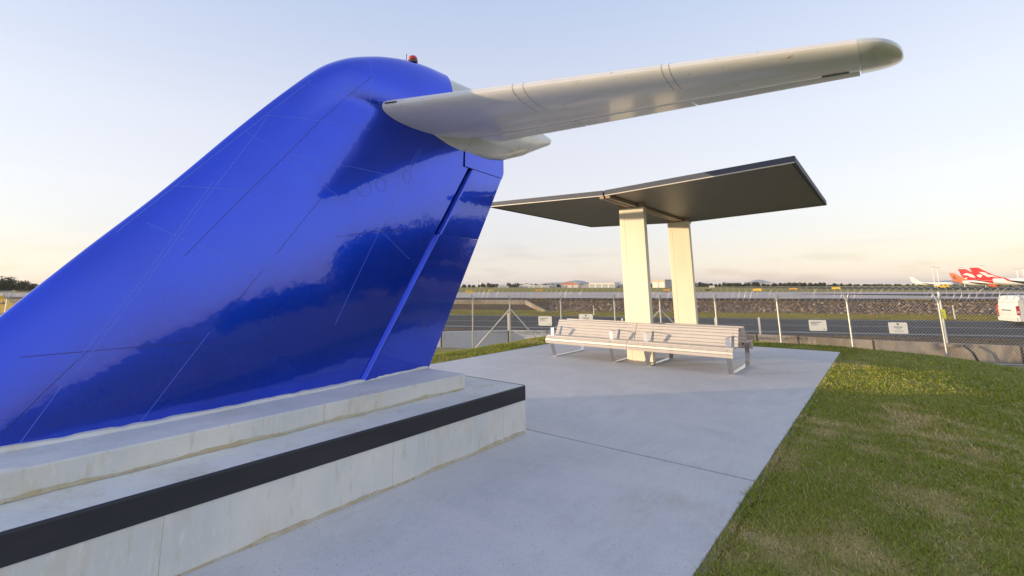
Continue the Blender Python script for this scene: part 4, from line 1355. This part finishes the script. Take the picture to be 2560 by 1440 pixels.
# ------------------------------------------------------------------ far buildings
def shed(name, label, u0, D, w, h, dep, m_front, m_side, roof='gable', doors=0, door_m=None, z=-1.2, rz=0.0):
    """u0: (x,y) of the front centre; front faces the viewer turned by rz"""
    x, y = u0
    b = thing(name, label, 'building', (x, y, z), 'hangars and sheds across the airfield')
    d = Vector((x, y, 0)).normalized()
    d = Matrix.Rotation(rz, 3, 'Z') @ d
    r = Vector((d.y, -d.x, 0))
    o = Vector((x, y, z))

    def P(a, bb, c):
        return o + r * a + d * bb + Z3 * c
    MB().add([P(a, bb, c) for c in (-1, h) for a, bb in ((-w / 2, 0), (w / 2, 0), (w / 2, dep), (-w / 2, dep))], [(3, 2, 1, 0), (4, 5, 6, 7), (0, 1, 5, 4), (1, 2, 6, 5), (2, 3, 7, 6), (3, 0, 4, 7)]).build('walls', m_side, b)
    rise = w * .12 if roof == 'gable' else .4
    if roof == 'gable':
        pl = [(-w / 2 - .4, h - .1), (0, h + rise), (w / 2 + .4, h - .1)]
        MB().add([P(a, bb, c) for bb in (-.5, dep + .5) for a, c in pl] + [P(a, bb, c + .35) for bb in (-.5, dep + .5) for a, c in pl], [(0, 1, 4, 3), (1, 2, 5, 4), (6, 9, 10, 7), (7, 10, 11, 8), (0, 6, 7, 1), (1, 7, 8, 2), (3, 4, 10, 9), (4, 5, 11, 10)]).build('roof', M_ROOFG, b)
        MB().add([P(-w / 2, -.02, h - .1), P(w / 2, -.02, h - .1), P(0, -.02, h + rise)], [(0, 1, 2)]).build('gable', m_front, b)
    else:
        MB().obox(P(0, dep / 2, h + rise / 2), r, d, Z3, w / 2 + .4, dep / 2 + .4, rise / 2).build('roof', M_ROOFG, b)
    MB().obox(P(0, -.06, h * .5), r, d, Z3, w / 2 * .985, .05, h * .485).build('front', m_front, b)
    for k in range(doors):
        a = (k - (doors - 1) / 2) * (w / doors)
        MB().obox(P(a, -.16, h * .36), r, d, Z3, w / doors * .40, .06, h * .36).build('door', door_m or M_SHED2, b)
    return b


shed('hangar', 'salmon fronted gable hangar across the airfield left of the columns', (-353.5, 616.6), 700, 26, 5.6, 30, M_SHEDR, M_SHED, 'gable', 3, M_SHED, rz=-.1)
shed('hangar', 'white open fronted hangar touching the left side of the near column', (-296, 603), 650, 36, 6.6, 28, M_SHED, M_SHED, 'flat', 4, M_SHED2, rz=-.3)
shed('hangar', 'tall beige hangar seen between the two columns', (-217.4, 599.8), 600, 17, 9.6, 26, M_SHEDB, M_SHED2, 'flat', 2, M_SHED, rz=-.45)
shed('shed', 'long low white shed left of the salmon hangar', (-408, 585), 700, 22, 3.4, 14, M_SHED, M_SHED, 'gable', 3, rz=-.1)
shed('shed', 'second long white shed right of the first long shed', (-385, 590), 700, 24, 3.6, 14, M_SHED, M_SHED2, 'flat', 2, rz=-.1)
shed('shed', 'small white shed cluster right of the fin edge', (-432, 560), 700, 16, 2.6, 12, M_SHED, M_SHED, 'gable', 1)
shed('shed', 'low white shed immediately left of the salmon hangar', (-374, 599.4), 700, 15, 2.8, 12, M_SHED, M_SHED, 'gable', 2)
shed('shed', 'grey roofed shed between salmon and white hangars', (-325, 612), 700, 14, 3.4, 14, M_SHED2, M_SHED2, 'gable', 1)
shed('shed', 'tiny white hut beyond the grass right of the columns', (-138.6, 535.3), 500, 5, 1.8, 4, M_SHED, M_SHED, 'flat', 1)
shed('shed', 'low grey shed beside the white open hangar', (-268, 618), 660, 16, 3.2, 14, M_SHED2, M_SHED2, 'flat', 1)

ch = thing('silo_tower', 'white industrial tower with block beside it on the horizon right of the fin', 'tower', (-976, 1139, -1.3))
MB().tube([(-976, 1139, -3), (-976, 1139, 21)], 1.9, 14).build('stack', M_SHED, ch)
MB().box(-973, -966, 1140, 1148, -3, 13).build('block', M_SHED, ch)
MB().box(-964, -961, 1140, 1146, -3, 9).build('annex', M_SHED2, ch)


def mast(x, y, h, label):
    m_ = thing('floodlight_mast', label, 'light mast', (x, y, -1.3), 'floodlight masts on the apron')
    MB().tube([(x, y, -1.5), (x, y, h)], 0.22, 6, radii=[.3, .16]).build('pole', M_GALV, m_)
    MB().box(x - 1.6, x + 1.6, y - .2, y + .2, h - .1, h + .35).build('lamp_bar', M_GALV, m_)


for i, (x, y, h, lb) in enumerate(((33.5, 574, 16.5, 'thin mast left of the orange tail, left one of the pair'), (37.5, 590, 16.0, 'thin mast left of the orange tail, right one of the pair'), (67.6, 603, 17.2, 'thin mast right of the tallest red tail'),
                                   (58, 640, 17, 'thin faint mast directly behind the tallest red tail'), (96, 660, 15, 'thin mast above the white fuselage at the right edge'), (103, 680, 16, 'last thin mast at the right edge of the apron'))):
    mast(x, y, h, lb)
mast(-596, 1068, 26, 'thin lattice mast above the salmon hangar')

# approach light frame far left
af = thing('approach_lights', 'low white approach light bar on the grass at the far left', 'light bar', (-280.7, 26.4, -0.6))
for k in range(4):
    MB().tube([(-280.7, 24.8 + 1.1 * k, -.9), (-280.7, 24.8 + 1.1 * k, 0.2)], .05, 6).build('leg', M_GALV, af)
MB().box(-280.8, -280.6, 24.3, 28.6, 0.0, 0.22).build('bar', M_SIGN, af)


# hills and bridge
def hill(pts, base, D, label, m, nm='hill'):
    """profile (x,y,h) ridge with front and rear slopes"""
    F = []
    rows_ = [[], [], []]
    for (x, y, h) in pts:
        d = Vector((x, y, 0)).normalized()
        rows_[0].append((x - d.x * D, y - d.y * D, base))
        rows_[1].append((x, y, base + h))
        rows_[2].append((x + d.x * D, y + d.y * D, base))
    return tag(MB().grid(rows_).build(nm, m, smooth=True), kind='structure')


hp = [(-2537 + 43 * (k - 8), 4394 + 25 * (k - 8), 64 * math.exp(-((k - 10) / 3.5) ** 2) + 38 * math.exp(-((k - 4) / 3) ** 2)) for k in range(20)]
hill(hp, -6, 260, '', M_HILL)
hp = [(-1220 + 46 * (k - 8), 6792 + 8 * (k - 8), 72 * math.exp(-((k - 8) / 3.0) ** 2) + 22 * math.exp(-((k - 13) / 4) ** 2)) for k in range(24)]
hill(hp, -8, 300, '', M_HILL)
hp = [(300 + 90 * k, 5600 - 6 * k, 34 * (0.5 + 0.5 * math.sin(k * .7)) + 12) for k in range(16)]
hill(hp, -8, 300, '', M_HILL)
br = thing('road_bridge', 'long pale arched road bridge on the horizon beyond the airfield', 'bridge', (-260, 3050, -1))
R1 = []
for k in range(41):
    x = -640 + 22 * k
    y = 3060 - 0.9 * k
    z = 1.0 + 16.5 * math.exp(-((k - 15) / 11.5) ** 2)
    R1.append((x, y, z))
MB().grid([[(x, y, z) for x, y, z in R1], [(x, y, z - 2.4) for x, y, z in R1], [(x, y + 16, z - 2.4) for x, y, z in R1], [(x, y + 16, z) for x, y, z in R1]], closed=False).build('deck', M_BRIDGE, br)
for k in range(4, 32, 3):
    x, y, z = R1[k]
    MB().box(x - 2, x + 2, y + 4, y + 12, -4, z - 2.3).build('pier', M_BRIDGE, br)


# ------------------------------------------------------------------ trees
def leaf_cloud(centres, radii, per, size, cols, seed):
    rng = np.random.default_rng(seed)
    C = np.repeat(np.asarray(centres, float), per, 0)
    Rr = np.repeat(np.asarray(radii, float), per, 0)
    N = len(C)
    d = rng.normal(size=(N, 3))
    d /= np.linalg.norm(d, axis=1)[:, None]
    r = rng.random(N) ** 0.45
    P = C + d * r[:, None] * Rr
    a = rng.normal(size=(N, 3))
    a /= np.linalg.norm(a, axis=1)[:, None]
    b = np.cross(a, rng.normal(size=(N, 3)))
    b /= np.linalg.norm(b, axis=1)[:, None]
    s = size * rng.uniform(.6, 1.4, (N, 1))
    V = np.stack([P - a * s, P + b * s * .6, P + a * s, P - b * s * .6], 1).reshape(-1, 3)
    F = np.arange(N * 4).reshape(-1, 4)
    pal = np.array(cols)
    c = np.repeat(pal[rng.integers(0, len(pal), N)] * rng.uniform(.7, 1.3, (N, 1)), 4, 0)
    return V, F, c


GREENS = [(0.045, 0.055, 0.022), (0.06, 0.065, 0.028), (0.035, 0.045, 0.02), (0.075, 0.06, 0.03)]


def woodland(name, label, p0, p1, n, h0, h1, seed, size, spread=25, gap=None, per=70, vary=0.9):
    rng = np.random.default_rng(seed)
    cs, rs_ = [], []
    for i in range(n):
        u = rng.random()
        h = rng.uniform(h0, h1) * (1.0 - vary / 2 + vary * float(vnoise(u * 9, 0.5, 1.0, seed)))
        x = p0[0] + (p1[0] - p0[0]) * u + rng.uniform(-spread, spread)
        y = p0[1] + (p1[1] - p0[1]) * u + rng.uniform(-spread, spread)
        cs.append((x, y, -1.3 + h * .55))
        rs_.append((h * .5, h * .5, h * .5))
    V, F, c = leaf_cloud(cs, rs_, per, size, GREENS, seed)
    V[:, 2] = np.maximum(V[:, 2], -1.6)
    tag(np_mesh(name, V, F, M_TREE, c), label, 'woodland', kind='stuff')


woodland('woodland', 'dark woodland at the far left horizon', (-455, 20), (-410, 110), 60, 5.5, 10.5, 3, 0.5, 14, per=420)
woodland('far_woodland', 'thin line of dark trees along the horizon behind the sheds', (-900, 720), (-60, 980), 300, 3.2, 7.5, 4, 1.5, 30, per=60)
woodland('far_woodland', 'thin dark tree line on the horizon below the bridge', (-330, 1150), (60, 1240), 190, 1.6, 3.0, 5, 1.6, 20, per=50)
woodland('far_woodland', 'faint tree line on the right horizon behind the airliners', (40, 1300), (600, 1150), 190, 1.5, 2.6, 6, 1.6, 20, per=50)
# trees right of the frame (the fin mirrors them)
woodland('roadside_wood', 'dense roadside trees right of the lawn, mirrored in the blue fin', (27, 56), (38, 37), 110, 7.6, 9.0, 12, 0.22, 1.6, per=520, vary=0.3)
woodland('roadside_scrub', 'low scrub at the end of the roadside trees right of the lawn', (39, 35), (50, 25), 40, 2.2, 3.6, 13, 0.22, 1.5, per=260)

# ------------------------------------------------------------------ haze
hz = MB().box(-17500, 17500, -17500, 17500, -10.0, 78.0).build('haze', M_DARK)
hm = bpy.data.materials.new('evening haze')
hm.use_nodes = True
hn = hm.node_tree
hn.nodes.remove(hn.nodes['Principled BSDF'])
pv = hn.nodes.new('ShaderNodeVolumePrincipled')
pv.inputs['Color'].default_value = (0.97, 0.96, 0.96, 1)
pv.inputs['Density'].default_value = 0.00008
pv.inputs['Anisotropy'].default_value = 0.2
hn.links.new(pv.outputs[0], hn.nodes['Material Output'].inputs['Volume'])
hz.data.materials.clear()
hz.data.materials.append(hm)
hz['kind'] = 'stuff'
hz['label'] = 'thin pale evening haze over the airfield'
